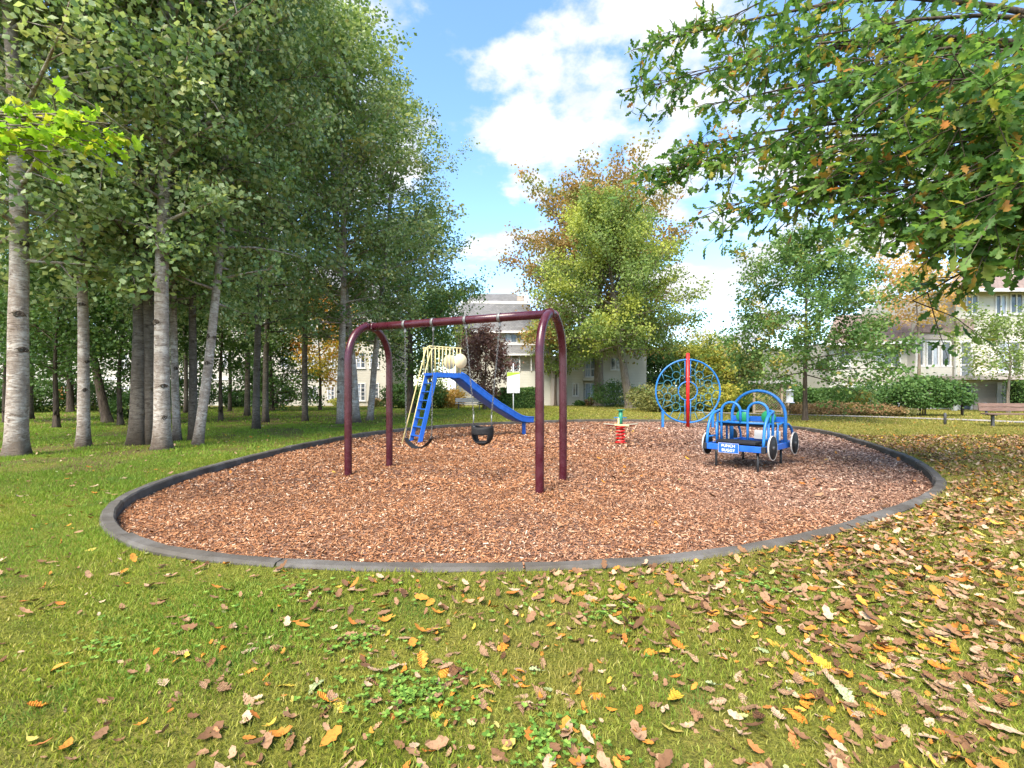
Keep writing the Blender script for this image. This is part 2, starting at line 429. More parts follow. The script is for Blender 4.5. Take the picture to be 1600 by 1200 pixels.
def kerb_frame(s):
    p = kerb_at(s); t = kerb_at(s + 0.05) - kerb_at(s - 0.05); t = t / np.linalg.norm(t, axis=-1, keepdims=True)
    return p, np.stack([-t[..., 1], t[..., 0]], -1)      # inward normal (curve runs counter-clockwise)
CEN = np.array([2.3, 10.5])
KW = 0.115
ss = np.linspace(0, PERIM, 400, endpoint=False)
_p, _n = kerb_frame(ss)
out_poly, in_poly = _p, _p + _n * KW
def polar(poly):
    d = poly - CEN; th = np.arctan2(d[:, 1], d[:, 0]); r = np.linalg.norm(d, axis=1); o = np.argsort(th)
    th, r = th[o], r[o]
    return np.concatenate([th - 2 * PI, th, th + 2 * PI]), np.concatenate([r, r, r])
TH_O, R_O = polar(out_poly); TH_I, R_I = polar(in_poly)
def ratio_to(x, y, T, RR):
    d = np.stack([x - CEN[0], y - CEN[1]], -1)
    return np.linalg.norm(d, axis=-1) - np.interp(np.arctan2(d[..., 1], d[..., 0]), T, RR)
def outside_kerb(x, y, m=0.0): return ratio_to(x, y, TH_O, R_O) > m
def inside_bed(x, y, m=0.0): return ratio_to(x, y, TH_I, R_I) < -m
def und(x, y): return 0.5 * (np.sin(x * 1.3 + 0.7 * np.sin(y * 0.9)) * np.cos(y * 1.1 + 0.4) + np.sin(x * 3.1 + y * 2.3) * 0.4)
def lawn_z(x, y): return LAWN_Z + 0.010 * und(x, y)
HOLLOWS = [(-1.47, 7.29, 0.05), (-0.44, 6.84, 0.055), (0.6, 14.9, 0.05), (-2.9, 12.0, 0.04)]   # scuffed out under the swings and at the slide
def bed_z(x, y):
    z = 0.014 * und(x * 1.7, y * 1.7) + 0.007 * np.sin(x * 7 + 2 * np.sin(y * 5))
    for hx, hy, hd in HOLLOWS:
        r2 = ((x - hx) ** 2 + (y - hy) ** 2)
        z = z - hd * np.exp(-r2 / 0.22) + hd * 0.45 * np.exp(-(np.sqrt(r2) - 0.85) ** 2 / 0.06)
    return z

# lawn sheet: rings from the kerb out to the horizon
def lawn_material():
    m, nt, out = new_mat('lawn')
    v = wcoords(nt)
    big = noise(nt, v, 0.55, 5, 0.6); mid = noise(nt, v, 3.0, 5, 0.65); fine = noise(nt, v, 60, 4, 0.7)
    c = ramp(nt, mid, [(0.28, (0.10, 0.115, 0.016)), (0.5, (0.19, 0.20, 0.026)), (0.72, (0.27, 0.235, 0.045))])
    c = mixc(nt, ramp(nt, big, [(0.45, 0.0), (0.68, 0.7)]), c, (0.17, 0.145, 0.045))
    c = mixc(nt, ramp(nt, fine, [(0.35, 0.75), (0.62, 0.0)]), c, (0.038, 0.042, 0.012))
    sp_ = N(nt, 'ShaderNodeSeparateXYZ'); nt.links.new(v, sp_.inputs[0])
    wood_ = ramp(nt, mathn(nt, 'MULTIPLY', mathn(nt, 'ADD', sp_.outputs[0], 5.2), -0.5, True), [(0.0, 0.0), (1.0, 1.0)])
    f_ = mathn(nt, 'MULTIPLY', wood_, ramp(nt, noise(nt, v, 0.8, 5, 0.65), [(0.40, 0.0), (0.58, 0.85)]))
    c = mixc(nt, f_, c, mixc(nt, fine, (0.06, 0.045, 0.02), (0.16, 0.115, 0.055)))
    principled(nt, out, c, 0.9, 0.1, 0.0, fine, 0.03, 0.8)
    return m
M_LAWN = lawn_material()
rings = [0.0, 0.15, 0.4, 0.8, 1.5, 2.5, 4, 6, 9, 13, 18, 25, 35, 60, 120, 260, 600]
V = []
d = out_poly - CEN; dl = np.linalg.norm(d, axis=1, keepdims=True); du = d / dl
for k, r in enumerate(rings):
    p = CEN + du * (dl - 0.03 + r)
    z = lawn_z(p[:, 0], p[:, 1]) if r < 40 else np.full(len(p), LAWN_Z)
    V.append(np.column_stack([p, z]))
V = np.vstack(V); n = len(out_poly)
F = []
for k in range(len(rings) - 1):
    i = np.arange(n); j = (i + 1) % n
    F.append(np.column_stack([k * n + i, (k + 1) * n + i, (k + 1) * n + j, k * n + j]))
lawn = link('lawn', np_mesh('lawn', V, np.vstack(F), smooth=True), M_LAWN); lawn['kind'] = 'structure'

# mulch bed
m, nt, out = new_mat('wood_chip_bed'); M_BED = m
v = wcoords(nt)
vo = N(nt, 'ShaderNodeTexVoronoi'); setin(vo, Scale=34.0, Randomness=1.0)
wv = wcoords(nt, (1, 1, 1)); wob = noise(nt, wv, 9, 3)
cv = N(nt, 'ShaderNodeVectorMath', operation='ADD'); nt.links.new(wv, cv.inputs[0]); nt.links.new(wob, cv.inputs[1]); nt.links.new(cv.outputs[0], vo.inputs['Vector'])
sep = N(nt, 'ShaderNodeSeparateColor'); nt.links.new(vo.outputs['Color'], sep.inputs[0])
c = ramp(nt, sep.outputs[0], [(0.0, (0.095, 0.045, 0.028)), (0.4, (0.20, 0.100, 0.062)), (0.8, (0.30, 0.165, 0.108)), (1.0, (0.42, 0.27, 0.19))])
c = mixc(nt, ramp(nt, noise(nt, v, 0.35, 4), [(0.42, 0.0), (0.62, 0.35)]), c, (0.24, 0.155, 0.125))
principled(nt, out, c, 0.9, 0.12, 0.0, vo.outputs['Distance'], 0.02, 0.8)
V = [np.array([[CEN[0], CEN[1], 0.0]])]
fr = np.linspace(0.05, 1.0, 34)
for f in fr:
    p = CEN + (in_poly - CEN) * f + (in_poly - CEN) / np.linalg.norm(in_poly - CEN, axis=1, keepdims=True) * (0.03 if f == 1.0 else 0)
    V.append(np.column_stack([p, bed_z(p[:, 0], p[:, 1])]))
V = np.vstack(V)
F = []
i = np.arange(n); j = (i + 1) % n
for k in range(len(fr) - 1):
    F.append(np.column_stack([1 + k * n + i, 1 + (k + 1) * n + i, 1 + (k + 1) * n + j, 1 + k * n + j]))
T = np.vstack(F); T = np.vstack([T[:, [0, 1, 2]], T[:, [0, 2, 3]], np.column_stack([np.zeros(n, int), 1 + i, 1 + j])])
bed = link('mulch_bed', np_mesh('mulch_bed', V, T, smooth=True), M_BED); bed['kind'] = 'structure'

# concrete kerb, cast in lengths with open joints
m, nt, out = new_mat('weathered_concrete'); M_KERB = m
v = wcoords(nt)
n1 = noise(nt, v, 2.2, 6, 0.65); n2 = noise(nt, v, 45, 4, 0.7); n3 = noise(nt, v, 0.55, 2)
c = ramp(nt, n1, [(0.30, (0.048, 0.040, 0.031)), (0.5, (0.090, 0.082, 0.071)), (0.72, (0.150, 0.144, 0.136))])
c = mixc(nt, ramp(nt, n3, [(0.44, 0.0), (0.6, 0.65)]), c, (0.070, 0.058, 0.042))
c = mixc(nt, ramp(nt, n2, [(0.56, 0.0), (0.70, 0.6)]), c, (0.07, 0.065, 0.055))
principled(nt, out, c, 0.85, 0.2, 0.0, n2, 0.004, 0.6)
kerb = empty('playground_kerb', (0, 0, 0), kind='structure')
NSEG = int(round(PERIM / 1.72)); SL = PERIM / NSEG
prof = [(0.0, -0.10), (-0.004, 0.10), (0.016, 0.122), (KW - 0.016, 0.122), (KW, 0.104), (KW + 0.004, -0.10)]
for k in range(NSEG):
    s0 = k * SL - 1.22 + 0.008; s1 = (k + 1) * SL - 1.22 - 0.008
    sv = np.linspace(s0, s1, 9)
    p, nn = kerb_frame(sv)
    dz = random.uniform(-0.010, 0.008); tw = random.uniform(-0.007, 0.007); so_ = random.uniform(-0.008, 0.008)
    vs, fs = [], []
    for a in range(9):
        for (w, z) in prof:
            q = p[a] + nn[a] * (w + so_ + 0.003 * math.sin(sv[a] * 13 + w * 60))
            zz_ = z + dz + tw * (a - 4) / 4 + 0.0025 * math.sin(sv[a] * 9.0 + w * 40)
            vs.append((q[0], q[1], zz_))
    K = len(prof)
    for a in range(8):
        for b in range(K - 1):
            fs.append((a * K + b, (a + 1) * K + b, (a + 1) * K + b + 1, a * K + b + 1))
    fs.append(tuple(range(K))); fs.append(tuple(8 * K + b for b in range(K))[::-1])
    mb = MB(); mb.raw(vs, fs); mb.build('kerb_segment', M_KERB, kerb)

# walkway on the right
m, nt, out = new_mat('concrete_walk'); M_WALK = m
n1 = noise(nt, wcoords(nt), 1.6, 6, 0.65)
principled(nt, out, ramp(nt, n1, [(0.3, (0.20, 0.175, 0.15)), (0.7, (0.36, 0.33, 0.30))]), 0.85, 0.2, 0.0, n1, 0.004, 0.4)
def strip(pts, w, z):
    P = catmull([(p[0], p[1]) for p in pts], 8)[: (len(pts) - 1) * 8 - 7] if False else np.array(pts, float)
    vs, fs = [], []
    for i in range(len(P)):
        t = P[min(i + 1, len(P) - 1)] - P[max(i - 1, 0)]; t = t / np.linalg.norm(t); nrm = np.array([-t[1], t[0]])
        for s_ in (-1, 1):
            q = P[i] + nrm * w / 2 * s_
            vs.append((q[0], q[1], z))
    for i in range(len(P) - 1): fs.append((2 * i, 2 * i + 2, 2 * i + 3, 2 * i + 1))
    return vs, fs
mb = MB(); mb.raw(*strip([(11.4, 28.2), (13, 27.2), (16, 25.2), (18.4, 22.9), (20.2, 20.4), (21.5, 17.6), (22.6, 14.5), (24, 10), (26, 4)], 1.35, LAWN_Z + 0.03))
path = mb.build('walkway', M_WALK); path['kind'] = 'structure'

# ------------------------------------------------------------------ leaf tools
def frames(axis, nrm):
    axis = axis / np.maximum(np.linalg.norm(axis, axis=1, keepdims=True), 1e-6)
    side = np.cross(nrm, axis); side = side / np.maximum(np.linalg.norm(side, axis=1, keepdims=True), 1e-6)
    up = np.cross(axis, side)
    return axis, side, up
def leaves_mesh(name, P, axis, nrm, size, tmpl, tint, curl=None):
    tv, tf = tmpl
    a, s, u = frames(axis, nrm)
    k = len(tv)
    tv = np.asarray(tv, np.float32)
    z = np.tile(tv[None, :, 2], (len(P), 1))
    if curl is not None: z = z + curl[:, None] * (tv[None, :, 0] - 0.4) ** 2 + (curl[:, None] * 1.3) * tv[None, :, 1] ** 2
    sz = np.asarray(size)[:, None, None]
    V = P[:, None, :] + sz * (a[:, None, :] * tv[None, :, 0, None] + s[:, None, :] * tv[None, :, 1, None] + u[:, None, :] * z[:, :, None])
    F = (np.arange(len(P))[:, None, None] * k + np.asarray(tf)[None]).reshape(-1, 3)
    return np_mesh(name, V.reshape(-1, 3), F, {'tint': np.repeat(tint, k)})
LEAF4 = ([(0, 0, 0), (0.48, 0.40, 0.07), (1.0, 0, -0.03), (0.48, -0.40, 0.07)], [(0, 2, 1), (0, 3, 2)])
LEAF6 = ([(0, 0, 0), (0.25, 0.36, 0.06), (0.62, 0.36, 0.05), (1.0, 0, -0.05), (0.62, -0.36, 0.05), (0.25, -0.36, 0.06)],
         [(0, 2, 1), (0, 3, 2), (0, 4, 3), (0, 5, 4)])
def lobed(stations):
    """leaf with a midrib: stations = (x, halfwidth)"""
    v, f = [], []
    for x, w in stations: v += [(x, w, 0.05 * w), (x, 0, -0.02), (x, -w, 0.05 * w)]
    for i in range(len(stations) - 1):
        a, b = 3 * i, 3 * i + 3
        f += [(a, a + 1, b), (a + 1, b + 1, b), (a + 1, a + 2, b + 1), (a + 2, b + 2, b + 1)]
    return v, f
OAKLEAF = lobed([(-0.16, 0.008), (0.0, 0.03), (0.12, 0.13), (0.22, 0.12), (0.34, 0.23), (0.44, 0.17), (0.56, 0.29), (0.67, 0.19), (0.79, 0.24), (0.88, 0.14), (0.97, 0.10), (1.0, 0.03)])
def fan_leaf(half):
    """leaf outline fanned from a point on its midrib"""
    o_ = half + [(x, -y) for x, y in half[::-1] if y > 1e-6]
    v_ = [(0.5, 0.0, -0.03)] + [(x, y, 0.10 * abs(y)) for x, y in o_]
    return v_, [(0, i_, i_ + 1) for i_ in range(1, len(o_))] + [(0, len(o_), 1)]
OAKLEAF_LO = fan_leaf([(1.0, 0.0), (0.88, 0.17), (0.74, 0.11), (0.60, 0.30), (0.46, 0.14), (0.26, 0.22), (0.12, 0.07), (-0.14, 0.0)])
LITTERLEAF = fan_leaf([(1.0, 0.0), (0.84, 0.20), (0.66, 0.17), (0.52, 0.28), (0.38, 0.18), (0.20, 0.17), (-0.05, 0.0)])
def maple_template():
    out = []
    for a, r in ((-150, .32), (-120, .30), (-95, .66), (-72, .52), (-48, .88), (-25, .62), (0, 1.0), (25, .62), (48, .88), (72, .52), (95, .66), (120, .30), (150, .32)):
        out.append((0.12 + r * 0.72 * math.cos(R(a)), r * 0.72 * math.sin(R(a)), 0.03 * math.cos(R(a * 4))))
    v = [(0.08, 0, 0)] + out
    return v, [(0, i, i + 1) for i in range(1, len(out))] + [(0, len(out), 1)]
MAPLELEAF = maple_template()
def unit(n): 
    v = rng.normal(size=(n, 3)); return v / np.linalg.norm(v, axis=1, keepdims=True)

# ------------------------------------------------------------------ trees
def make_trunk_pts(height, lean, wob, n, seed):
    r = np.random.default_rng(seed)
    t = np.linspace(0, 1, n)
    x = lean[0] * t + wob * np.sin(t * 5.1 + r.uniform(0, 6)) * t; y = lean[1] * t + wob * np.sin(t * 4.3 + r.uniform(0, 6)) * t
    return np.column_stack([x, y, t * height])
def grow(seed, height, r0, crown_base, rad_fn, n_limb, elev=(15, 60), lean=(0, 0), wob=0.12, sub_per_m=2.6, cl_per_sub=3, lpc=22, sig=0.24,
         leaf=0.085, tmpl=LEAF4, flat=0.5, top_frac=0.985, limb_r=0.36, droop=0.0, sub_len=0.34, fork=None, min_h=-9, flare=1.0, ring=16):
    r = np.random.default_rng(seed)
    tp = make_trunk_pts(height, lean, wob, 26, seed)
    t = np.linspace(0, 1, 26)
    tr = r0 * np.maximum((1 - t) ** 0.85, 0.03) 
    zt = t * height
    tr = tr + r0 * 0.55 * flare * np.exp(-zt / 0.28)
    # extra rings near the ground for the root flare
    tz = np.concatenate([[-0.15, 0.0, 0.1, 0.25, 0.5], tp[2:, 2] if tp[1, 2] < 0.55 else tp[1:, 2]])
    X = np.interp(tz, tp[:, 2], tp[:, 0]); Y = np.interp(tz, tp[:, 2], tp[:, 1])
    RR = np.interp(tz, zt, r0 * np.maximum((1 - t) ** 0.85, 0.03)) + r0 * 0.30 * flare * np.exp(-np.maximum(tz, 0) / 0.22)
    tk = MB(); vs = []
    nr = ring
    for i in range(len(tz)):
        for k in range(nr):
            a = 2 * PI * k / nr
            lob = 1 + 0.13 * flare * math.exp(-max(tz[i], 0) / 0.3) * math.sin(a * 4 + seed) + 0.035 * math.sin(a * 3 + tz[i] * 1.9 + seed) + 0.02 * math.sin(tz[i] * 6 + a)
            vs.append((X[i] + RR[i] * lob * math.cos(a), Y[i] + RR[i] * lob * math.sin(a), tz[i]))
    fs = [(i * nr + k, i * nr + (k + 1) % nr, (i + 1) * nr + (k + 1) % nr, (i + 1) * nr + k) for i in range(len(tz) - 1) for k in range(nr)]
    tk.raw(vs, fs, True)
    br = MB()
    cents, axes = [], []
    for i in range(n_limb):
        u = (i + r.uniform(0.1, 0.9)) / n_limb
        z0 = crown_base + (height * top_frac - crown_base) * u ** 0.92
        base = np.array([np.interp(z0, tp[:, 2], tp[:, 0]), np.interp(z0, tp[:, 2], tp[:, 1]), z0])
        az = i * 2.39996 + r.uniform(-0.5, 0.5)
        rel = (z0 - crown_base) / max(height - crown_base, 0.1)
        L = max(rad_fn(rel), 0.25) * r.uniform(0.72, 1.12)
        el = R(elev[0] + (elev[1] - elev[0]) * rel + r.uniform(-10, 10))
        d0 = np.array([math.cos(az) * math.cos(el), math.sin(az) * math.cos(el), math.sin(el)])
        L3 = L / max(math.cos(el), 0.45)
        K = 6; pts = []
        bend = r.normal(size=3) * 0.10
        for q in np.linspace(0, 1, K):
            pts.append(base + d0 * L3 * q + bend * L3 * q * q + np.array([0, 0, -droop * L3 * q * q]))
        pts = np.array(pts)
        rb = max(0.012, np.interp(z0, zt, r0 * np.maximum((1 - t) ** 0.85, 0.03)) * limb_r)
        br.tube(pts, list(rb * (1 - 0.85 * np.linspace(0, 1, K))), 5, caps=False)
        ns = max(3, int(L3 * sub_per_m))
        for j in range(ns):
            s_ = 0.22 + 0.78 * (j + r.uniform(0, 1)) / ns
            q = np.array([np.interp(s_, np.linspace(0, 1, K), pts[:, c]) for c in range(3)])
            dd = d0 + r.normal(size=3) * 0.75; dd = dd / np.linalg.norm(dd)
            sl = (sub_len * L3 * (1.15 - s_) + 0.35) * r.uniform(0.7, 1.3)
            e = q + dd * sl + np.array([0, 0, -droop * sl * 0.6])
            if e[2] < min_h: continue
            br.tube([q, (q + e) / 2 + r.normal(size=3) * 0.03, e], [rb * 0.3 + 0.003, rb * 0.18 + 0.003, 0.003], 3, caps=False)
            for cq in np.linspace(0.3, 1.0, cl_per_sub):
                cents.append(q + (e - q) * cq + r.normal(size=3) * 0.08); axes.append(dd)
    cents = np.array(cents); axes = np.array(axes)
    n_ = len(cents) * lpc
    C_ = np.repeat(cents, lpc, 0); A_ = np.repeat(axes, lpc, 0)
    P = C_ + r.normal(size=(n_, 3)) * np.array([sig, sig, sig * 0.8])
    ax = A_ * 0.4 + r.normal(size=(n_, 3)) + np.array([0, 0, -0.5])
    nr_ = r.normal(size=(n_, 3)) + np.array([0, 0, 1.2 * flat])
    tint = np.clip(np.repeat(r.uniform(0.05, 0.95, len(cents)), lpc) * 0.6 + r.uniform(0, 1, n_) * 0.42, 0, 1)
    sz = leaf * r.uniform(0.7, 1.25, n_)
    return tk.mesh('trunk'), br.mesh('branches'), leaves_mesh('crown', P, ax, nr_, sz, tmpl, tint)

def put_tree(name, meshes, loc, rz, scale, bark_m, leaf_m, label, group=None, cat='tree', tilt=(0, 0), parts=('trunk', 'branches', 'crown')):
    o = empty(name, loc, 0, label, cat, group)
    o.rotation_euler = (tilt[0], tilt[1], rz)
    o.scale = scale if isinstance(scale, tuple) else (scale,) * 3
    for pn, me, mt in zip(parts, meshes, (bark_m, bark_m, leaf_m)):
        if len(me.materials) == 0: me.materials.append(mt)
        c = bpy.data.objects.new(pn, me); COL.objects.link(c); c.parent = o
        c.material_slots[0].link = 'OBJECT'; c.material_slots[0].material = mt
    return o

# --- aspens: four grown individuals, copied through the grove
prof_aspen = lambda q: (0.55 + 2.6 * q ** 0.6 if q < 0.30 else 0.55 + 2.6 * 0.30 ** 0.6) * (1.0 if q < 0.45 else max(0.12, 1 - ((q - 0.45) / 0.58) ** 1.6)) * 1.62
ASPEN = []
for i, (h, r0, cb) in enumerate(((17.0, 0.150, 3.7), (16.0, 0.125, 3.3), (17.5, 0.145, 3.6), (15.0, 0.115, 2.9))):
    ASPEN.append(grow(11 + i, h, r0, cb, prof_aspen, 60, elev=(10, 60), wob=0.30, sub_per_m=2.2, cl_per_sub=2, lpc=34, sig=0.19, leaf=0.118, limb_r=0.42, sub_len=0.40, droop=0.05, flat=0.25))
scar_m = MB()
scar_m.tube([Vector((0.0, 0.050 * math.cos(a), (0.040 + 0.018 * math.cos(3 * a)) * math.sin(a))) for a in np.linspace(0, 2 * PI, 14, endpoint=False)], 0.017, 6, closed=True)
scar_m.lathe([(0.030, -0.004), (0.022, 0.010), (0.0, 0.014)], (0, 0, 0), 9, Matrix.Rotation(R(90), 3, 'Y'))
scar_m.tube([Vector((-0.004, -0.10, -0.035)), Vector((0.004, -0.05, 0.035)), Vector((0.006, 0.0, 0.058)), Vector((0.004, 0.05, 0.035)), Vector((-0.004, 0.10, -0.035))], [0.003, 0.010, 0.013, 0.010, 0.003], 5)
SCAR = scar_m.mesh('branch_scar')
def aspen(px, py, var, rz, s, barkm, label, tilt=(0, 0), scars=0):
    p = G(px, py, LAWN_Z)
    o = put_tree('aspen_tree', ASPEN[var], (p.x, p.y, LAWN_Z), rz, s, barkm, M_ASPEN, label, 'aspens in the grove beside the playground', tilt=tilt)
    me = ASPEN[var][0]; vv = np.array([v_.co[:] for v_ in me.vertices]).reshape(-1, 16, 3)
    rr = random.Random(px * 7 + py)
    to_cam = math.atan2(-p.y, -p.x) - rz
    for k in range(scars):
        z = rr.uniform(0.7, 4.2); a = to_cam + rr.uniform(-1.0, 1.0)
        i = int(np.argmin(abs(vv[:, :, 2].mean(1) - z)))
        c = vv[i].mean(0); rad = np.linalg.norm(vv[i] - c, axis=1).mean()
        q = bpy.data.objects.new('branch_scar', SCAR); COL.objects.link(q); q.parent = o
        if len(SCAR.materials) == 0: SCAR.materials.append(M_BARK_DARK)
        q.location = (c[0] + math.cos(a) * (rad - 0.006), c[1] + math.sin(a) * (rad - 0.006), vv[i][:, 2].mean())
        q.rotation_euler = (rr.uniform(-.3, .3), 0, a); q.scale = (1, rr.uniform(0.6, 1.1), rr.uniform(0.6, 1.1))
    return o
aspen(25, 712, 0, 0.4, (1.12, 1.12, 1.0), M_BARK_PALE, 'thickest pale aspen at the left end of the grove, nearest the camera', scars=4)
aspen(130, 698, 1, 2.1, (0.92, 0.92, 1.0), M_BARK_PALE, 'slim pale aspen with dark stained foot, second trunk from the left', scars=3)
aspen(214, 695, 2, 4.0, (1.15, 1.15, 1.0), M_BARK_MID, 'dark mossy aspen trunk half hidden behind the white one', tilt=(0, R(-1)), scars=2)
aspen(234, 694, 3, 5.1, (1.2, 1.2, 1.1), M_BARK_MID, 'brown twin aspen trunk squeezed between dark and white trunks', tilt=(0, R(1.5)), scars=1)
aspen(254, 702, 0, 3.0, (1.02, 1.02, 1.0), M_BARK_PALE, 'whitest aspen trunk with knots and scarred foot, nearest the kerb', scars=5)
aspen(309, 695, 1, 1.0, (0.86, 0.86, 1.0), M_BARK_PALE, 'pale aspen leaning to the right with curved stem', tilt=(0, R(6)), scars=3)
aspen(277, 689, 1, 3.7, (0.72, 0.72, 0.95), M_BARK_PALE, 'thin pale aspen just right of the whitest trunk', tilt=(0, R(1)), scars=1)
aspen(301, 688, 3, 5.7, (0.85, 0.85, 1.0), M_BARK_MID, 'thin dark aspen just left of the leaning one', scars=0)
aspen(400, 671, 3, 0.2, (0.98, 0.98, 1.1), M_BARK_MID, 'grey brown aspen left of the dark one in mid grove', tilt=(0, R(1.2)), scars=1)
aspen(415, 660, 1, 4.4, (0.95, 0.95, 1.0), M_BARK_MID, 'thin brown aspen just behind the grey brown one', tilt=(0, R(-1)))
aspen(386, 650, 2, 2.2, (0.95, 0.95, 0.95), M_BARK_MID, 'aspen deep in the grove left of the yellow tree')
aspen(477, 658, 2, 5.5, (0.88, 0.88, 0.92), M_BARK_MID, 'lone dark aspen standing left of the yellow tree', scars=1)
aspen(532, 663, 0, 1.6, (1.0, 1.0, 0.92), M_BARK_PALE, 'pale aspen directly behind the left swing arch', scars=2)
aspen(556, 660, 3, 3.3, (1.5, 1.5, 1.08), M_BARK_PALE, 'forked pale aspen at the right edge of the grove', tilt=(0, R(4)), scars=1)
aspen(578, 657, 2, 0.7, (1.0, 1.0, 0.86), M_BARK_PALE, 'slim pale aspen stem nearest the slide at the grove edge', tilt=(0, R(5)))
aspen(359, 642, 1, 0.9, 0.95, M_BARK_MID, 'far aspen seen between the leaning trunk and mid grove')
aspen(46, 655, 2, 1.9, 0.95, M_BARK_MID, 'far dark aspen just right of the thickest trunk')
aspen(290, 645, 3, 4.9, 1.05, M_BARK_MID, 'far aspen showing right of the whitest trunk')
o = aspen(-120, 700, 3, 2.6, 1.1, M_BARK_MID, 'aspen whose branches reach in at the left edge')

# --- understory and background trees
def radial(r, lo=0.25, pk=0.35):
    return lambda q: r * (lo + (1 - lo) * (q / pk) ** 0.7 if q < pk else max(0.1, math.cos((q - pk) / (1 - pk) * PI / 2) ** 0.65))
def tree_at(name, px, py, seed, leaf_m, bark_m, label, height, r0, cb, rad, n_limb, tilt=(0, 0), group=None, prof=None, **kw):
    p = G(px, py, LAWN_Z)
    me = grow(seed, height, r0, cb, prof or radial(rad), n_limb, **kw)
    return put_tree(name, me, (p.x, p.y, LAWN_Z), 0, 1.0, bark_m, leaf_m, label, group, tilt=tilt)
tree_at('leaning_tree', 168, 660, 31, M_UNDER, M_BARK_DARK, 'dark leaning tree behind the slim pale aspen', 8.5, 0.17, 2.4, 3.2, 30, lean=(-2.4, 0.5), leaf=0.13, lpc=20, sig=0.30)
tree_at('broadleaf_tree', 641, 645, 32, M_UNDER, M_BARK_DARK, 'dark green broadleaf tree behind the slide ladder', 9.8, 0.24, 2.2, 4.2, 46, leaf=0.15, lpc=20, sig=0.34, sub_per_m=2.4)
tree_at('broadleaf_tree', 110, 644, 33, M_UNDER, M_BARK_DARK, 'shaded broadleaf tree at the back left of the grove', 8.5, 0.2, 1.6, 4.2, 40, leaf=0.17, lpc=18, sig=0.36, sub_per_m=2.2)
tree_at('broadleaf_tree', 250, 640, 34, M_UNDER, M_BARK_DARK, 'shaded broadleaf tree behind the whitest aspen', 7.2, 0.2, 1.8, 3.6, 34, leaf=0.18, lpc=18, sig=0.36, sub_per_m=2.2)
tree_at('understory_tree', 88, 668, 61, M_UNDER, M_BARK_DARK, 'low leafy understory tree between the two leftmost aspens', 5.2, 0.09, 1.7, 2.3, 30, leaf=0.12, lpc=24, sig=0.24, sub_per_m=2.4, flat=0.9)
tree_at('understory_tree', 188, 664, 62, M_UNDER, M_BARK_DARK, 'low leafy understory tree left of the dark mossy trunk', 5.6, 0.09, 1.7, 2.5, 30, leaf=0.12, lpc=24, sig=0.24, sub_per_m=2.4, flat=0.9)
tree_at('understory_tree', 345, 657, 63, M_UNDER, M_BARK_DARK, 'low leafy understory tree behind the leaning aspen', 5.8, 0.09, 2.1, 2.4, 30, leaf=0.13, lpc=24, sig=0.25, sub_per_m=2.4, flat=0.9)
tree_at('understory_tree', 8, 660, 64, M_UNDER, M_BARK_DARK, 'low leafy understory tree at the left edge behind the thickest trunk', 5.4, 0.09, 1.5, 2.6, 30, leaf=0.13, lpc=24, sig=0.25, sub_per_m=2.4, flat=0.9)
tree_at('dark_conifer', 425, 642, 35, M_HEDGE, M_BARK_DARK, 'dark spreading evergreen in front of the left building', 6.6, 0.15, 0.4, 2.6, 40, leaf=0.17, lpc=20, sig=0.26, sub_per_m=2.4, elev=(5, 40), prof=lambda q: 2.7 * (1 - q) ** 0.8 + 0.2)
tree_at('yellow_tree', 500, 641, 36, M_YELLOW, M_BARK_DARK, 'small yellow and orange autumn tree behind the grove', 8.0, 0.11, 2.0, 2.7, 40, leaf=0.17, lpc=18, sig=0.28, sub_per_m=2.4, flat=1.5, elev=(5, 50))
tree_at('plum_tree', 757, 640, 37, M_PLUM, M_BARK_DARK, 'dark purple leaved tree behind the slide', 4.8, 0.13, 1.1, 1.9, 24, leaf=0.16, lpc=24, sig=0.22, sub_per_m=2.6, sub_len=0.5, elev=(20, 60))
tree_at('bronze_oak', 936, 634, 38, M_OAKBROWN, M_BARK_GREY, 'tall bronze leaved oak rising behind the green maple', 18.0, 0.50, 5.0, 9.5, 74, leaf=0.26, lpc=16, sig=0.40, sub_per_m=1.6, cl_per_sub=3, elev=(5, 60), sub_len=0.3, prof=lambda q: 8.8 * (0.8 + 0.5 * q if q < 0.45 else max(0.12, 0.98 - ((q - 0.45) / 0.62) ** 1.5)), ring=18)
tree_at('green_maple', 984, 638, 39, M_MAPLE, M_BARK_GREY, 'large full green maple left of the wheel climber', 15.4, 0.36, 4.6, 5.2, 72, lean=(-2.2, 0), min_h=3.6, leaf=0.19, lpc=24, sig=0.36, sub_per_m=2.4, elev=(0, 65), prof=lambda q: 5.7 * (0.9 + 0.4 * q if q < 0.25 else max(0.16, 1.0 - ((q - 0.25) / 0.80) ** 1.25)), ring=18)
tree_at('young_oak', 1258, 657, 40, M_SMALLTREE, M_BARK_DARK, 'young tree with thin wispy top beside the walkway', 7.9, 0.105, 1.9, 3.3, 46, leaf=0.14, lpc=27, sig=0.19, sub_per_m=2.5, elev=(-4, 50), prof=lambda q: 3.9 * (0.85 + 0.4 * q if q < 0.35 else max(0.16, 1.0 - (q - 0.35) * 1.45)), flat=1.5, droop=0.04)
tree_at('gold_maple', 1435, 641, 41, M_AUTUMN, M_BARK_GREY, 'gold and pink autumn tree before the right building', 9.2, 0.13, 6.2, 2.7, 30, leaf=0.19, lpc=12, min_h=5.6, sig=0.30, sub_per_m=2.0)
tree_at('garden_tree', 1575, 645, 42, M_MAPLE, M_BARK_GREY, 'small pale green tree in front of the balcony', 4.8, 0.09, 2.0, 2.6, 28, leaf=0.15, lpc=13, sig=0.24, sub_per_m=2.2, flat=1.2)
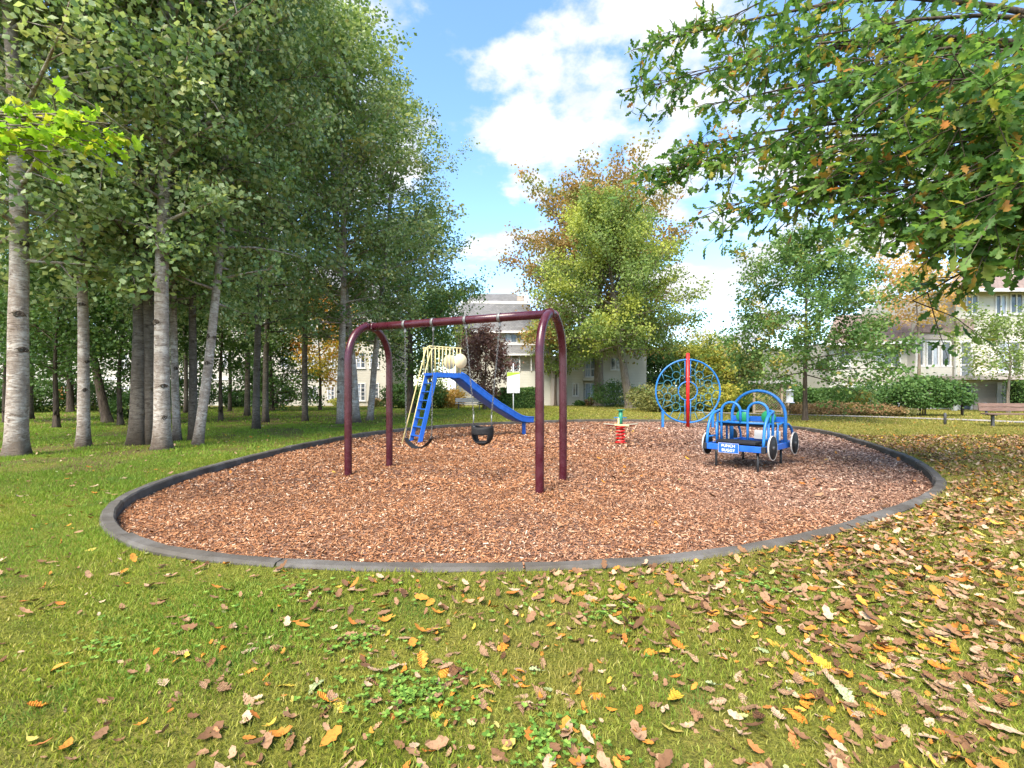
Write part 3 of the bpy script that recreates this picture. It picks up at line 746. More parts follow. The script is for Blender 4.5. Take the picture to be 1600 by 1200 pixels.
tree_at('far_tree', 1090, 631, 43, M_GOLDSHRUB, M_BARK_DARK, 'rounded yellow green tree seen behind the wheel climber', 4.4, 0.2, 0.8, 4.0, 44, leaf=0.24, lpc=18, sig=0.42, sub_per_m=2.0)
tree_at('far_tree', 1030, 631, 44, M_UNDER, M_BARK_DARK, 'dark green tree low behind the green maple trunk', 4.6, 0.2, 1.0, 3.2, 34, leaf=0.24, lpc=16, sig=0.42, sub_per_m=2.0)
tree_at('far_tree', 1170, 631, 45, M_SHRUB, M_BARK_DARK, 'olive tree behind the lattice screen', 3.9, 0.2, 0.7, 3.8, 38, leaf=0.25, lpc=16, sig=0.45, sub_per_m=1.9)
tree_at('far_tree', 868, 634, 46, M_MAPLE, M_BARK_DARK, 'slender green tree against the middle building behind the right arch', 7.6, 0.14, 2.8, 2.6, 34, leaf=0.20, lpc=15, sig=0.34, sub_per_m=2.0)
tree_at('far_tree', 672, 634, 47, M_MAPLE, M_BARK_DARK, 'bright green tree at the corner of the middle building', 9.5, 0.16, 2.0, 3.4, 40, leaf=0.20, lpc=16, sig=0.38, sub_per_m=2.1)

# --- big oak whose branches hang in from the right, and the maple bough on the left
def bough_tree(name, label, base, height, r0, fork_z, targets, extra, leaf_tmpl, leaf_m, bark_m, leaf, seed, twigs=9, per_twig=9, spread=0.75, cat='tree', droop=0.16):
    r = np.random.default_rng(seed)
    root = empty(name, base, 0, label, cat)
    tk = MB(); base = np.array(base, float)
    hz = np.linspace(-0.2, height, 14)
    tk.tube([(0.10 * math.sin(z * 0.7), 0.10 * math.cos(z * 0.9) - 0.1, z) for z in hz], [r0 * (1.0 - 0.8 * max(z, 0) / height) + r0 * 0.5 * math.exp(-max(z, 0) / 0.3) for z in hz], 16)
    tk.build('trunk', bark_m, root)
    br = MB(); P, A, NN, TT = [], [], [], []
    goals = [(np.array(t_), 1.0) for t_ in targets] + [(np.array(t_), 0.6) for t_ in extra]
    for gi, (g, dens) in enumerate(goals):
        g = g - base
        hor = math.hypot(g[0], g[1])
        z0 = float(np.clip(g[2] - 0.25 * hor * r.uniform(0.4, 1.3), fork_z, height * 0.95))
        s_ = np.array([0, 0, z0]); d_ = g - s_; L = np.linalg.norm(d_)
        K = 9; q = np.linspace(0, 1, K)[:, None]
        arc = np.array([0, 0, 1.0]) * L * 0.10
        side = np.cross(d_, [0, 0, 1.0]); side = side / np.linalg.norm(side) * L * r.uniform(-0.05, 0.05)
        pts = s_ + d_ * q + (arc + side) * np.sin(q * PI) + np.cumsum(r.normal(size=(K, 3)) * 0.02 * L / K, 0) * (q > 0)
        rb = r0 * 0.15 * min(1.0, L / 5)
        rad = rb * (1 - q[:, 0]) ** 0.9 + 0.005
        br.tube(pts, list(rad), 7, caps=False)
        nt_ = int(twigs * dens * max(1.0, L / 3.2))
        for k in range(nt_):
            f = 1 - 0.62 * r.uniform(0, 1) ** 1.25
            b = np.array([np.interp(f, q[:, 0], pts[:, c]) for c in range(3)])
            dd = d_ / L + r.normal(size=3) * np.array([0.75, 0.75, 0.55]) + np.array([0, 0, -0.15]); dd = dd / np.linalg.norm(dd)
            tl = spread * r.uniform(0.45, 1.15)
            e = b + dd * tl + np.array([0, 0, -droop * tl])
            mid = (b + e) / 2 + r.normal(size=3) * 0.04 * tl + np.array([0, 0, 0.04 * tl])
            br.tube([b, mid, e], [0.008, 0.006, 0.0025], 4, caps=False)
            for a in range(per_twig):
                u = 0.25 + 0.75 * (a + r.uniform(0, 1)) / per_twig
                pp = (b * (1 - u) ** 2 + mid * 2 * u * (1 - u) + e * u * u)
                ax = dd * 0.5 + r.normal(size=3) * 0.75 + np.array([0, 0, -0.35]); ax /= np.linalg.norm(ax)
                P.append(pp + ax * 0.03); A.append(ax); NN.append(r.normal(size=3) * 0.8 + np.array([0, 0, 1.0])); TT.append(r.uniform())
    br.build('branches', bark_m, root)
    P, A, NN, TT = map(np.array, (P, A, NN, TT))
    me = leaves_mesh('foliage', P, A, NN, leaf * r.uniform(0.65, 1.2, len(P)), leaf_tmpl, np.array(TT), curl=r.uniform(-0.5, 0.25, len(P)))
    link('foliage', me, leaf_m, root)
    return root
T_ = [at(*t) for t in ((1000, 85, 8.4), (1030, 130, 8.2), (1075, 110, 7.8), (1110, 165, 7.5), (1035, 265, 8.0), (1080, 225, 7.8), (1115, 335, 7.4), (1150, 245, 7.2), (1180, 320, 7.0),
     (1225, 300, 6.8), (1250, 250, 6.6), (1200, 150, 6.8), (1160, 80, 7.2), (1290, 130, 6.2), (1310, 270, 6.2), (1345, 310, 6.0), (1385, 345, 5.8), (1330, 215, 6.0), (1420, 320, 5.6),
     (1450, 355, 5.4), (1500, 360, 5.2), (1550, 345, 5.0), (1600, 340, 5.0), (1430, 300, 5.4), (1510, 300, 5.0), (1580, 330, 4.8), (1400, 180, 5.4), (1480, 200, 5.0), (1560, 230, 4.8), (1350, 90, 6.0),
     (1440, 90, 5.6), (1530, 110, 5.2), (1600, 150, 5.0), (1420, 470, 6.2), (1260, 60, 6.6), (1090, 50, 8.0), (1490, 365, 5.6), (1300, 295, 6.4), (1240, 200, 6.6), (1590, 375, 4.8), (1530, 380, 5.2), (1480, 330, 5.0), (1560, 290, 4.6), (1600, 250, 4.6), (1440, 380, 5.8), (1380, 300, 5.6), (1500, 160, 4.8), (1420, 130, 5.2))]
E_ = [(6.0, 7.5, 9.0), (4.5, 8.0, 9.5), (7.5, 9.0, 10.0), (10.5, 9.5, 8.5), (13, 8, 8), (14, 5, 8), (12, 2, 8), (9, 1.0, 8.5), (6.5, 2.2, 8.5), (5.0, 4.0, 9.0), (9, 5.5, 12), (7, 6, 11.5), (12, 6, 11), (10, 8, 11), (11, 3, 11)]
bough_tree('overhanging_oak', 'broad oak at the right edge whose leafy boughs hang over the lawn', (9.6, 5.6, LAWN_Z), 11.5, 0.34, 3.6, T_, E_, OAKLEAF_LO, M_NEAROAK, M_BARK_DARK, 0.165, 51, twigs=15, per_twig=12, spread=0.8, droop=0.42)
T2 = [at(*t) for t in ((165, 188, 4.4), (110, 175, 4.3), (125, 215, 4.4), (60, 205, 4.2), (30, 190, 4.1), (85, 235, 4.2), (20, 235, 4.1), (-40, 200, 4.0), (140, 180, 4.4), (90, 195, 4.3), (45, 220, 4.2), (150, 200, 4.5))]
E2 = [(-7, 6, 6), (-6.5, 3, 6), (-9, 2.5, 6.5), (-11, 4, 6), (-10, 7, 6), (-8.5, 4.5, 8), (-7.5, 6.5, 7.5)]
bough_tree('lime_green_maple', 'bright lime green maple bough reaching in at the upper left', (-8.9, 4.3, LAWN_Z), 8.0, 0.2, 2.6, T2, E2, MAPLELEAF, M_LIMEMAPLE, M_BARK_GREY, 0.095, 52, twigs=8, per_twig=9, spread=0.33, droop=0.3)

# ------------------------------------------------------------------ shrubs and hedges
def shrub(name, label, loc, rx, ry, h, leaf_m, n, leaf, seed, stems=5, group=None, cat='shrub', core=True, z0=0.0, skirt=0.0):
    r = np.random.default_rng(seed)
    root = empty(name, loc, 0, label, cat, group)
    st = MB()
    for k in range(stems):
        a = r.uniform(0, 2 * PI); f = r.uniform(0.2, 0.7)
        st.tube([(0.12 * rx * math.cos(a), 0.12 * ry * math.sin(a), -0.05), (0.3 * rx * f * math.cos(a), 0.3 * ry * f * math.sin(a), h * 0.4), (rx * f * math.cos(a), ry * f * math.sin(a), h * 0.8)], [0.03, 0.022, 0.008], 5)
    st.build('stems', M_BARK_DARK, root)
    nc = max(14, n // 26)
    d = r.normal(size=(nc, 3)); d /= np.linalg.norm(d, axis=1, keepdims=True)
    rad = r.uniform(0.55, 1.0, nc) ** 0.6 * r.uniform(0.82, 1.1, nc)
    c = np.column_stack([d[:, 0] * rx * rad, d[:, 1] * ry * rad, z0 + (h - z0) * (0.5 + 0.5 * d[:, 2] * rad)])
    per = n // nc
    P = np.repeat(c, per, 0) + r.normal(size=(nc * per, 3)) * np.array([rx, ry, h * 0.5]) * 0.16
    P[:, 2] = np.maximum(P[:, 2], skirt + 0.02)
    out = P * np.array([1 / rx, 1 / ry, 0]) 
    link('foliage', leaves_mesh('foliage', P, r.normal(size=P.shape) + out, r.normal(size=P.shape) + out + np.array([0, 0, 0.8]), leaf * r.uniform(0.7, 1.3, len(P)), LEAF4,
         np.clip(np.repeat(r.uniform(0.1, 0.8, nc), per) * 0.55 + r.uniform(0, 1, len(P)) * 0.45, 0, 1)), leaf_m, root)
    return root
def hedge(name, label, x0, x1, y, depth, h, leaf_m, n, leaf, seed, group=None, round_=0.12):
    r = np.random.default_rng(seed)
    root = empty(name, ((x0 + x1) / 2, y, LAWN_Z), 0, label, 'hedge', group)
    L = x1 - x0
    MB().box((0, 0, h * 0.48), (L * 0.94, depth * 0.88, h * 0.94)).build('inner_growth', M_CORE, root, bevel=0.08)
    P = np.column_stack([r.uniform(-L / 2, L / 2, n), r.uniform(-depth / 2, depth / 2, n), r.uniform(0.02, h, n)])
    face = r.choice(4, n, p=[0.5, 0.32, 0.09, 0.09])
    P[face == 0, 1] = -depth / 2 + r.normal(size=(face == 0).sum()) * 0.03
    P[face == 1, 2] = h + r.normal(size=(face == 1).sum()) * 0.035
    P[face == 2, 0] = -L / 2 + r.normal(size=(face == 2).sum()) * 0.03
    P[face == 3, 0] = L / 2 + r.normal(size=(face == 3).sum()) * 0.03
    P += 0.04 * np.sin(P[:, [1, 2, 0]] * 5 + seed)
    nr_ = r.normal(size=(n, 3)) * 0.7
    nr_[face == 0, 1] -= 1; nr_[face == 1, 2] += 1
    link('foliage', leaves_mesh('foliage', P, r.normal(size=(n, 3)), nr_, leaf * r.uniform(0.7, 1.3, n), LEAF4, r.uniform(0, 1, n)), leaf_m, root)
    return root
def sh(px, py, Y, z=LAWN_Z): p = at(px, py, Y); return (p.x, Y, z)
# right side planting
p0, p1 = at(1268, 620, 30), at(1341, 620, 30)
hedge('clipped_hedge', 'square clipped green hedge left of the right building', p0.x, p1.x, 30, 1.2, 1.42, M_HEDGE, 9000, 0.10, 61)
shrub('rounded_bush', 'large rounded bush with bare stems left of the balcony', sh(1440, 650, 24.5), 1.85, 1.25, 1.95, M_HEDGE, 9000, 0.12, 62, 9, z0=0.42, skirt=0.45)
shrub('small_bush', 'small loose bush between square hedge and rounded bush', sh(1362, 640, 28.5), 1.0, 0.8, 1.75, M_UNDER, 3000, 0.13, 63, 5)
shrub('trimmed_sprig', 'leggy small shrub right of the rounded bush', sh(1502, 645, 24.5), 0.65, 0.5, 1.25, M_HEDGE, 1100, 0.12, 64, 5, z0=0.55, skirt=0.6)
for k, (px, Y, rx, h) in enumerate(((1262, 25.6, 1.1, 0.62), (1296, 25.3, 1.2, 0.7), (1332, 25.0, 1.2, 0.66), (1368, 24.6, 1.15, 0.62), (1398, 24.2, 0.8, 0.5))):
    shrub('russet_ground_cover', ('leftmost clump of russet ground cover by the young tree', 'second clump of russet ground cover from the young tree', 'middle clump of russet ground cover below the square hedge', 'fourth clump of russet ground cover before the small bush', 'lowest russet clump beside the rounded bush')[k],
          sh(px, 645, Y), rx, 0.75, h, M_RUSSET, 2600, 0.085, 70 + k, 4, 'russet ground cover along the walkway', 'ground cover')
p0, p1 = at(1580, 620, 31), at(1640, 620, 31)
hedge('upright_hedge', 'tall dark clipped hedge by the patio at the right edge', p0.x, p1.x, 31, 1.0, 1.95, M_HEDGE, 5000, 0.1, 66)
# middle planting
p0, p1 = at(788, 620, 37), at(846, 620, 37)
hedge('boxy_hedge', 'dense green clipped hedge behind the white notice board', p0.x - 0.2, p1.x, 37, 1.3, 1.55, M_HEDGE, 8000, 0.12, 67)
for k, (px, Y, rx, h, mt, lb) in enumerate(((1022, 32, 1.7, 1.8, M_SHRUB, 'rambling brown green shrub right of the maple trunk'), (1040, 29.5, 1.6, 1.5, M_SHRUB, 'low tangled shrub left behind the wheel climber'),
        (958, 40, 1.9, 2.2, M_UNDER, 'dark shrub between the two big trunks'), (1135, 29, 1.5, 1.7, M_GOLDSHRUB, 'golden yellow shrub right of the wheel climber'),
        (1165, 30, 1.3, 1.4, M_GOLDSHRUB, 'golden green shrub left of the lattice screen'), (1085, 31, 1.8, 1.7, M_SHRUB, 'russet green shrub seen through the wheel climber'),
        (1252, 29, 1.1, 1.6, M_UNDER, 'green shrub behind the young tree trunk'), (925, 44, 0.7, 0.8, M_RUSSET, 'small reddish shrub at the foot of the middle building'),
        (1218, 33, 1.6, 2.1, M_UNDER, 'dark shrub behind the lattice screen'),
        (905, 44, 0.5, 0.5, M_HEDGE, 'tiny round shrub below the narrow window'), (672, 36, 1.3, 2.0, M_UNDER, 'dark shrub behind the slide ladder foot'), (700, 37, 1.3, 1.5, M_AUTUMN, 'orange tinted shrub behind the pale bench'),
        (625, 37, 1.5, 2.0, M_HEDGE, 'dark evergreen shrub right of the left building'), (655, 36, 1.3, 1.2, M_HEDGE, 'low dark shrub under the broadleaf tree'), (768, 38, 1.2, 1.4, M_SHRUB, 'loose shrub at the right of the pale bench'))):
    shrub('garden_shrub', lb, sh(px, 636, Y), rx, rx * 0.7, h, mt, 3600 if rx > 1 else 900, 0.15 if Y < 40 else 0.13, 80 + k, 5, 'garden shrubs before the buildings')
for k, (px, Y, rx, h, mt, lb) in enumerate(((428, 38, 1.7, 2.7, M_HEDGE, 'bushy yew in front of the left building'), (300, 36, 2.1, 2.4, M_HEDGE, 'dark shrub behind the whitest and leaning aspens'), (240, 30, 1.5, 1.9, M_UNDER, 'leafy shrub at the feet of the dark twin trunks'),
        (150, 32, 1.8, 2.0, M_UNDER, 'leafy shrub behind the slim pale aspen'), (60, 30, 2.0, 2.3, M_UNDER, 'leafy shrub right of the thickest aspen'), (0, 28, 2.0, 2.2, M_HEDGE, 'dark shrub at the far left edge'), (205, 21, 0.9, 1.1, M_UNDER, 'low sucker shrub left of the dark mossy trunk'),
        (375, 40, 1.6, 1.4, M_HEDGE, 'low yew hedge clump below the left windows'), (532, 42, 0.9, 0.8, M_GOLDSHRUB, 'small yellow shrub below the paned window'), (590, 41, 0.8, 0.7, M_RUSSET, 'small russet shrub below the corner windows'))):
    shrub('woodland_shrub', lb, sh(px, 636, Y), rx, rx * 0.75, h, mt, 4200 if rx > 1 else 1300, 0.14, 110 + k, 5, 'shrubs under and behind the aspens')

# ------------------------------------------------------------------ buildings
def siding(name, a, b, pitch=0.16, vertical=False):
    m, nt, out = new_mat(name)
    v = coords(nt)
    n1 = noise(nt, v, 0.6, 4); n2 = noise(nt, v, 9, 4)
    c = ramp(nt, n1, [(0.3, a), (0.7, b)])
    c = mixc(nt, ramp(nt, n2, [(0.55, 0.0), (0.75, 0.18)]), c, (0.30, 0.28, 0.24))
    w = N(nt, 'ShaderNodeTexWave', wave_type='BANDS', bands_direction='X' if vertical else 'Z', wave_profile='SAW')
    setin(w, Scale=1.0 / pitch / 3.183 * 1.0); w.inputs['Distortion'].default_value = 0
    nt.links.new(v, w.inputs['Vector'])
    principled(nt, out, c, 0.75, 0.2, 0.0, w.outputs[0], 0.03, 0.6)
    return m
M_SIDE1 = siding('cream_lap_siding', (0.47, 0.445, 0.375), (0.56, 0.53, 0.45))
M_SIDE2 = siding('grey_beige_siding', (0.44, 0.428, 0.375), (0.53, 0.515, 0.45))
M_SIDE3 = siding('pinkish_board_siding', (0.36, 0.305, 0.265), (0.43, 0.375, 0.335), 0.25)
def shingle(name, a, b):
    m, nt, out = new_mat(name)
    v = coords(nt)
    br = N(nt, 'ShaderNodeTexBrick'); setin(br, Scale=1.0); br.inputs['Brick Width'].default_value = 0.30; br.inputs['Row Height'].default_value = 0.16
    br.inputs['Mortar Size'].default_value = 0.012; br.inputs['Color1'].default_value = (*a, 1); br.inputs['Color2'].default_value = (*b, 1)
    br.inputs['Mortar'].default_value = (a[0] * 0.5, a[1] * 0.5, a[2] * 0.5, 1)
    nt.links.new(v, br.inputs['Vector'])
    n1 = noise(nt, v, 0.9, 5)
    c = mixc(nt, ramp(nt, n1, [(0.35, 0.0), (0.7, 0.45)]), br.outputs[0], (a[0] * 0.7, a[1] * 0.72, a[2] * 0.7))
    principled(nt, out, c, 0.9, 0.15, 0.0, br.outputs['Fac'], -0.01, 0.5)
    return m
M_ROOFG = shingle('grey_shingles', (0.135, 0.135, 0.135), (0.19, 0.19, 0.19))
M_ROOFB = shingle('brown_pink_shingles', (0.20, 0.15, 0.13), (0.27, 0.205, 0.178))
m, nt, out = new_mat('window_glass'); M_GLASS = m
gn = noise(nt, coords(nt), 1.3, 3)
principled(nt, out, ramp(nt, gn, [(0.35, (0.035, 0.042, 0.050)), (0.62, (0.11, 0.13, 0.15))]), 0.06, 0.6)
m, nt, out = new_mat('curtained_glass'); M_CURT = m
gn = noise(nt, coords(nt, (9, 9, 0.8)), 1.0, 2)
principled(nt, out, ramp(nt, gn, [(0.35, (0.20, 0.24, 0.30)), (0.65, (0.42, 0.46, 0.50))]), 0.12, 0.5)
M_ORANGE = wood('orange_stained_wood', (0.38, 0.14, 0.04), (0.56, 0.23, 0.07))
M_DOORW = paint('white_door', (0.70, 0.69, 0.66), 0.5, 0.1)

def window(parent, px0, px1, py0, py1, Y, cols=1, rows=1, glass=None, off=0.0, name='window'):
    a, b = at(px0, py1, Y), at(px1, py0, Y)
    x0, x1, z0, z1 = a.x, b.x, a.z, b.z
    yw = Y - off
    w = 0.085
    o = parent.location
    fr = MB()
    for (u0, u1, v0, v1) in ((x0 - w, x1 + w, z1, z1 + w), (x0 - w, x1 + w, z0 - w, z0), (x0 - w, x0, z0, z1), (x1, x1 + w, z0, z1)):
        fr.box2(u0 - o.x, u1 - o.x, yw - 0.07 - o.y, yw + 0.05 - o.y, v0 - o.z, v1 - o.z)
    f = fr.build(name, M_TRIM, parent)
    MB().box2(x0 - w - 0.05 - o.x, x1 + w + 0.05 - o.x, yw - 0.11 - o.y, yw + 0.04 - o.y, z0 - w - 0.06 - o.z, z0 - w - o.z).build('sill', M_TRIM, f)
    for i in range(cols):
        c0 = x0 + (x1 - x0) * i / cols; c1 = x0 + (x1 - x0) * (i + 1) / cols
        gap = 0.03
        MB().box2(c0 + gap - o.x, c1 - gap - o.x, yw - 0.025 - o.y, yw + 0.02 - o.y, z0 - o.z, z1 - o.z).build('pane', glass or (M_GLASS if (i + int(px0)) % 3 else M_CURT), f)
    mu = MB()
    for i in range(1, cols): 
        c = x0 + (x1 - x0) * i / cols
        mu.box2(c - 0.045 - o.x, c + 0.045 - o.x, yw - 0.06 - o.y, yw + 0.03 - o.y, z0 - o.z, z1 - o.z)
    for j in range(1, rows):
        zc = z0 + (z1 - z0) * j / rows
        mu.box2(x0 - o.x, x1 - o.x, yw - 0.052 - o.y, yw + 0.03 - o.y, zc - 0.025 - o.z, zc + 0.025 - o.z)
    if cols > 1 or rows > 1: mu.build('mullions', M_TRIM, f)
    return f
def wbox(parent, name, mat, px0, px1, py0, py1, Y, depth, bevel=0):
    a, b = at(px0, py1, Y), at(px1, py0, Y); o = parent.location
    return MB().box2(a.x - o.x, b.x - o.x, Y - o.y, Y + depth - o.y, a.z - o.z, b.z - o.z).build(name, mat, parent, bevel)
def quad_roof(parent, name, mat, pts, thick=0.12):
    o = parent.location
    P = [Vector(p) - o for p in pts]
    nrm = (P[1] - P[0]).cross(P[-1] - P[0]).normalized()
    if nrm.z < 0: nrm = -nrm
    n_ = len(P)
    vs = P + [p - nrm * thick for p in P]
    fs = [tuple(range(n_)), tuple(range(n_, 2 * n_))[::-1]] + [(i, (i + 1) % n_, n_ + (i + 1) % n_, n_ + i) for i in range(n_)]
    mb = MB(); mb.raw(vs, fs); return mb.build(name, mat, parent)

# middle building
b = empty('apartment_building', (at(780, 614, 46).x, 46, 0), 0, 'cream apartment building with tall grey shingled roof behind the slide', 'building')
wbox(b, 'wall', M_SIDE1, 712, 862, 515, 640, 46, 9)
quad_roof(b, 'roof', M_ROOFG, [at(706, 517, 45.4), at(858, 517, 45.4), at(822, 473, 48.8), at(722, 473, 48.8)])
quad_roof(b, 'roof', M_ROOFG, [at(728, 470.5, 48.9), at(820, 470.5, 48.9), at(806, 459, 51), at(738, 459, 51)])
o_ = b.location
MB().bar(at(720, 472, 48.75) - o_, at(824, 473, 48.75) - o_, 0.18, 0.26).build('ridge_trim', M_TRIM, b)
MB().bar(at(706, 518.5, 45.36) - o_, at(858, 518.5, 45.36) - o_, 0.12, 0.2).build('gutter', M_TRIM, b)
quad_roof(b, 'roof', M_ROOFG, [at(740, 473, 48.6), at(720, 515, 45.6), at(716, 515, 52), at(728, 472, 52)])
wbox(b, 'chimney', M_SIDE3, 808, 819, 462, 480, 49, 0.8)
window(b, 789.5, 807, 522.5, 534.5, 46, 2)
window(b, 735, 752, 523, 535, 46, 2)
quad_roof(b, 'roof', M_ROOFG, [at(764, 553, 44.6), at(866, 553, 44.6), at(858, 538.5, 45.96), at(772, 538.5, 45.96)])
MB().bar(at(764, 554, 44.56) - o_, at(866, 554, 44.56) - o_, 0.1, 0.16).build('gutter', M_TRIM, b)
MB().bar(at(770, 538, 45.9) - o_, at(860, 538, 45.9) - o_, 0.1, 0.14).build('flashing', M_TRIM, b)
wbox(b, 'lower_wall', M_SIDE2, 768, 862, 580, 640, 45, 0.98)
window(b, 800, 811, 561, 579, 45.9, 2)
window(b, 776, 786, 561, 576, 45.9, 1)
for px in (799, 812, 830): wbox(b, 'porch_post', M_TRIM, px - 0.8, px + 0.8, 554, 580, 44.9, 0.12)
wbox(b, 'corner_bay', M_SIDE3, 861.5, 880, 556, 640, 44.2, 2.6)
wbox(b, 'wing_wall', M_SIDE1, 879.5, 911, 545, 640, 45.5, 6)
wbox(b, 'wing_wall', M_SIDE1, 911.05, 1010, 545, 640, 47, 5)
quad_roof(b, 'roof', M_ROOFG, [at(858, 546, 44.6), at(1012, 546, 44.6), at(1000, 515, 48.5), at(862, 515, 48.5)])
window(b, 895.5, 902.5, 599.5, 617.5, 45.5, 2)
window(b, 894.5, 901, 564, 578, 45.5, 2)
window(b, 915, 930, 600, 628, 46.98, 2, glass=M_CURT)
window(b, 915, 930, 560, 588, 46.98, 2)
window(b, 955, 968, 598, 616, 46.98, 2); window(b, 955, 968, 560, 577, 46.98, 2)
bal = wbox(b, 'balcony', M_SIDE1, 910, 936, 590, 595, 45.3, 1.65)
rl = MB()
rl.bar(at(911, 576.5, 45.3) - o_, at(935, 576.5, 45.3) - o_, 0.06, 0.06)
rb_ = rl.build('balcony_rail', M_TRIM, bal)
for px in (911.5, 917.5, 923.5, 929.5, 935): MB().bar(at(px, 577, 45.3) - o_, at(px, 590, 45.3) - o_, 0.05, 0.05, (0, 1, 0)).build('baluster', M_TRIM, bal)
wbox(b, 'porch_post', M_TRIM, 934, 936.5, 595, 637, 45.4, 0.14)

# left building behind the aspens
b = empty('apartment_building', (at(380, 614, 44).x, 44, 0), 0, 'long pale apartment building glimpsed through the aspens', 'building')
o_ = b.location
wbox(b, 'wall', M_SIDE2, 150, 548, 460, 640, 44, 9)
wbox(b, 'corner_wall', M_SIDE1, 547.9, 612, 480, 640, 43, 9)
quad_roof(b, 'roof', M_ROOFG, [at(140, 462, 43.4), at(556, 462, 43.4), at(540, 415, 48.5), at(160, 415, 48.5)])
quad_roof(b, 'roof', M_ROOFG, [at(542, 482, 42.4), at(620, 482, 42.4), at(604, 440, 47), at(552, 440, 47)])
MB().bar(at(140, 463.5, 43.36) - o_, at(556, 463.5, 43.36) - o_, 0.12, 0.2).build('gutter', M_TRIM, b)
MB().bar(at(150, 592, 43.97) - o_, at(547, 592, 43.97) - o_, 0.08, 0.22).build('belt_trim', M_TRIM, b)
for px in (190, 245, 300, 345, 395, 440, 482, 513):
    window(b, px, px + 9 + (px % 3) * 2, 605, 624, 44, 2, 3)
    window(b, px, px + 10, 553, 574, 44, 2, 2)
    window(b, px, px + 10, 500, 520, 44, 2, 2)
for px in (558, 579): 
    window(b, px, px + 12, 600, 625, 43, 2, 4); window(b, px, px + 12, 552, 574, 43, 2, 3); window(b, px, px + 12, 505, 525, 43, 2, 3)

# house with orange panelling, far left
b = empty('orange_panelled_house', (at(60, 614, 47).x, 47, 0), 0, 'pale house with orange stained panels at the far left', 'house')
wbox(b, 'wall', M_SIDE2, -260, 148, 540, 640, 47, 8)
quad_roof(b, 'roof', M_ROOFG, [at(-270, 541, 46.4), at(156, 541, 46.4), at(140, 505, 51), at(-250, 505, 51)])
for px0, px1 in ((88, 99), (101.5, 112), (152, 163), (20, 34), (38, 52)):
    wbox(b, 'orange_panel', M_ORANGE, px0, px1, 604, 626, 46.9 if px1 < 149 else 46.6, 0.095)
wbox(b, 'panel_frame', M_TRIM, 99.2, 101.3, 601, 630, 46.88, 0.1); wbox(b, 'panel_frame', M_TRIM, 86, 114, 599, 603.6, 46.88, 0.1)
wbox(b, 'panel_frame', M_TRIM, 163.5, 167, 599, 632, 46.6, 0.1)

# right building
YR = 34.0
b = empty('apartment_building', (at(1440, 614, YR).x, YR, 0), 0, 'grey beige apartment building with bay windows and balcony on the right', 'building')
o_ = b.location
wbox(b, 'wall', M_SIDE2, 1296, 1492, 534, 645, YR, 9)
quad_roof(b, 'roof', M_ROOFB, [at(1288, 537, YR - 0.7), at(1424, 533, YR - 0.7), at(1424, 492, YR + 4), at(1306, 492, YR + 4)])
MB().bar(at(1288, 538.5, YR - 0.75) - o_, at(1424, 534.5, YR - 0.75) - o_, 0.1, 0.18).build('gutter', M_TRIM, b)
MB().box2(at(1296, 0, YR).x - o_.x, at(1490, 0, YR).x - o_.x, -0.06, 0.02, at(0, 596, YR).z, at(0, 591, YR).z).build('belt_trim', M_SIDE3, b)
window(b, 1368, 1405, 542, 572, YR, 3, 1)
window(b, 1332, 1347, 603, 626, YR, 2, 1, M_CURT); window(b, 1372, 1384, 603, 630, YR, 1); window(b, 1390, 1405, 602, 640, YR, 2, 1, M_CURT)
window(b, 1312, 1326, 545, 570, YR, 2)
# canted bay
bay = wbox(b, 'bay_wall', M_SIDE2, 1428, 1488, 573, 588, YR - 0.75, 0.74)
wbox(b, 'bay_head', M_SIDE3, 1428, 1488, 518, 530, YR - 0.75, 0.74)
wbox(b, 'bay_core', M_SIDE2, 1430, 1486, 529, 574, YR - 0.66, 0.655)
quad_roof(b, 'bay_roof', M_ROOFB, [at(1425, 519, YR - 0.9), at(1491, 519, YR - 0.9), at(1484, 507, YR + 0.1), at(1432, 507, YR + 0.1)], 0.08)
for (u, w_) in ((1432.5, 1441.5), (1448.5, 1464.5), (1471.5, 1483.5)): window(b, u, w_, 535, 570, YR - 0.66, 2 if w_ - u > 13 else 1)
# taller wing with the balcony
YW = 31.5
wbox(b, 'tall_wing_wall', M_SIDE1, 1493.5, 1760, 447, 645, YW + 1.6, 9)
quad_roof(b, 'roof', M_ROOFB, [at(1478, 451, YW + 0.7), at(1760, 451, YW + 0.7), at(1760, 395, YW + 6), at(1520, 395, YW + 6)])
MB().bar(at(1478, 453, YW + 0.66) - o_, at(1760, 453, YW + 0.66) - o_, 0.1, 0.22).build('gutter', M_TRIM, b)
wbox(b, 'lean_to_roof', M_ROOFB, 1494, 1522, 498, 520, YW + 1.45, 0.14)
Yf = YW + 1.6
window(b, 1556, 1570, 462, 491, Yf, 2); window(b, 1579, 1596, 460, 489, Yf, 2); window(b, 1510, 1526, 463, 490, Yf, 2)
window(b, 1501, 1516, 535, 588, Yf, 1, 3, None, 0, 'balcony_door'); window(b, 1560, 1592, 535, 580, Yf, 2)
window(b, 1502, 1516, 603, 644, Yf, 1, 3, None, 0, 'patio_door'); window(b, 1558, 1577, 601, 640, Yf, 2, 1, M_CURT)
wbox(b, 'panel_wall', M_SIDE3, 1521, 1555, 600, 645, Yf - 0.06, 0.055)
bal = wbox(b, 'balcony', M_SIDE3, 1492, 1700, 587, 593, YW, 1.55)
mbx = MB(); mbx.bar(at(1492, 554, YW + 0.05) - o_, at(1700, 554, YW + 0.05) - o_, 0.07, 0.07); mbx.bar(at(1492, 580, YW + 0.05) - o_, at(1700, 580, YW + 0.05) - o_, 0.05, 0.05)
mbx.build('balcony_rail', M_TRIM, bal)
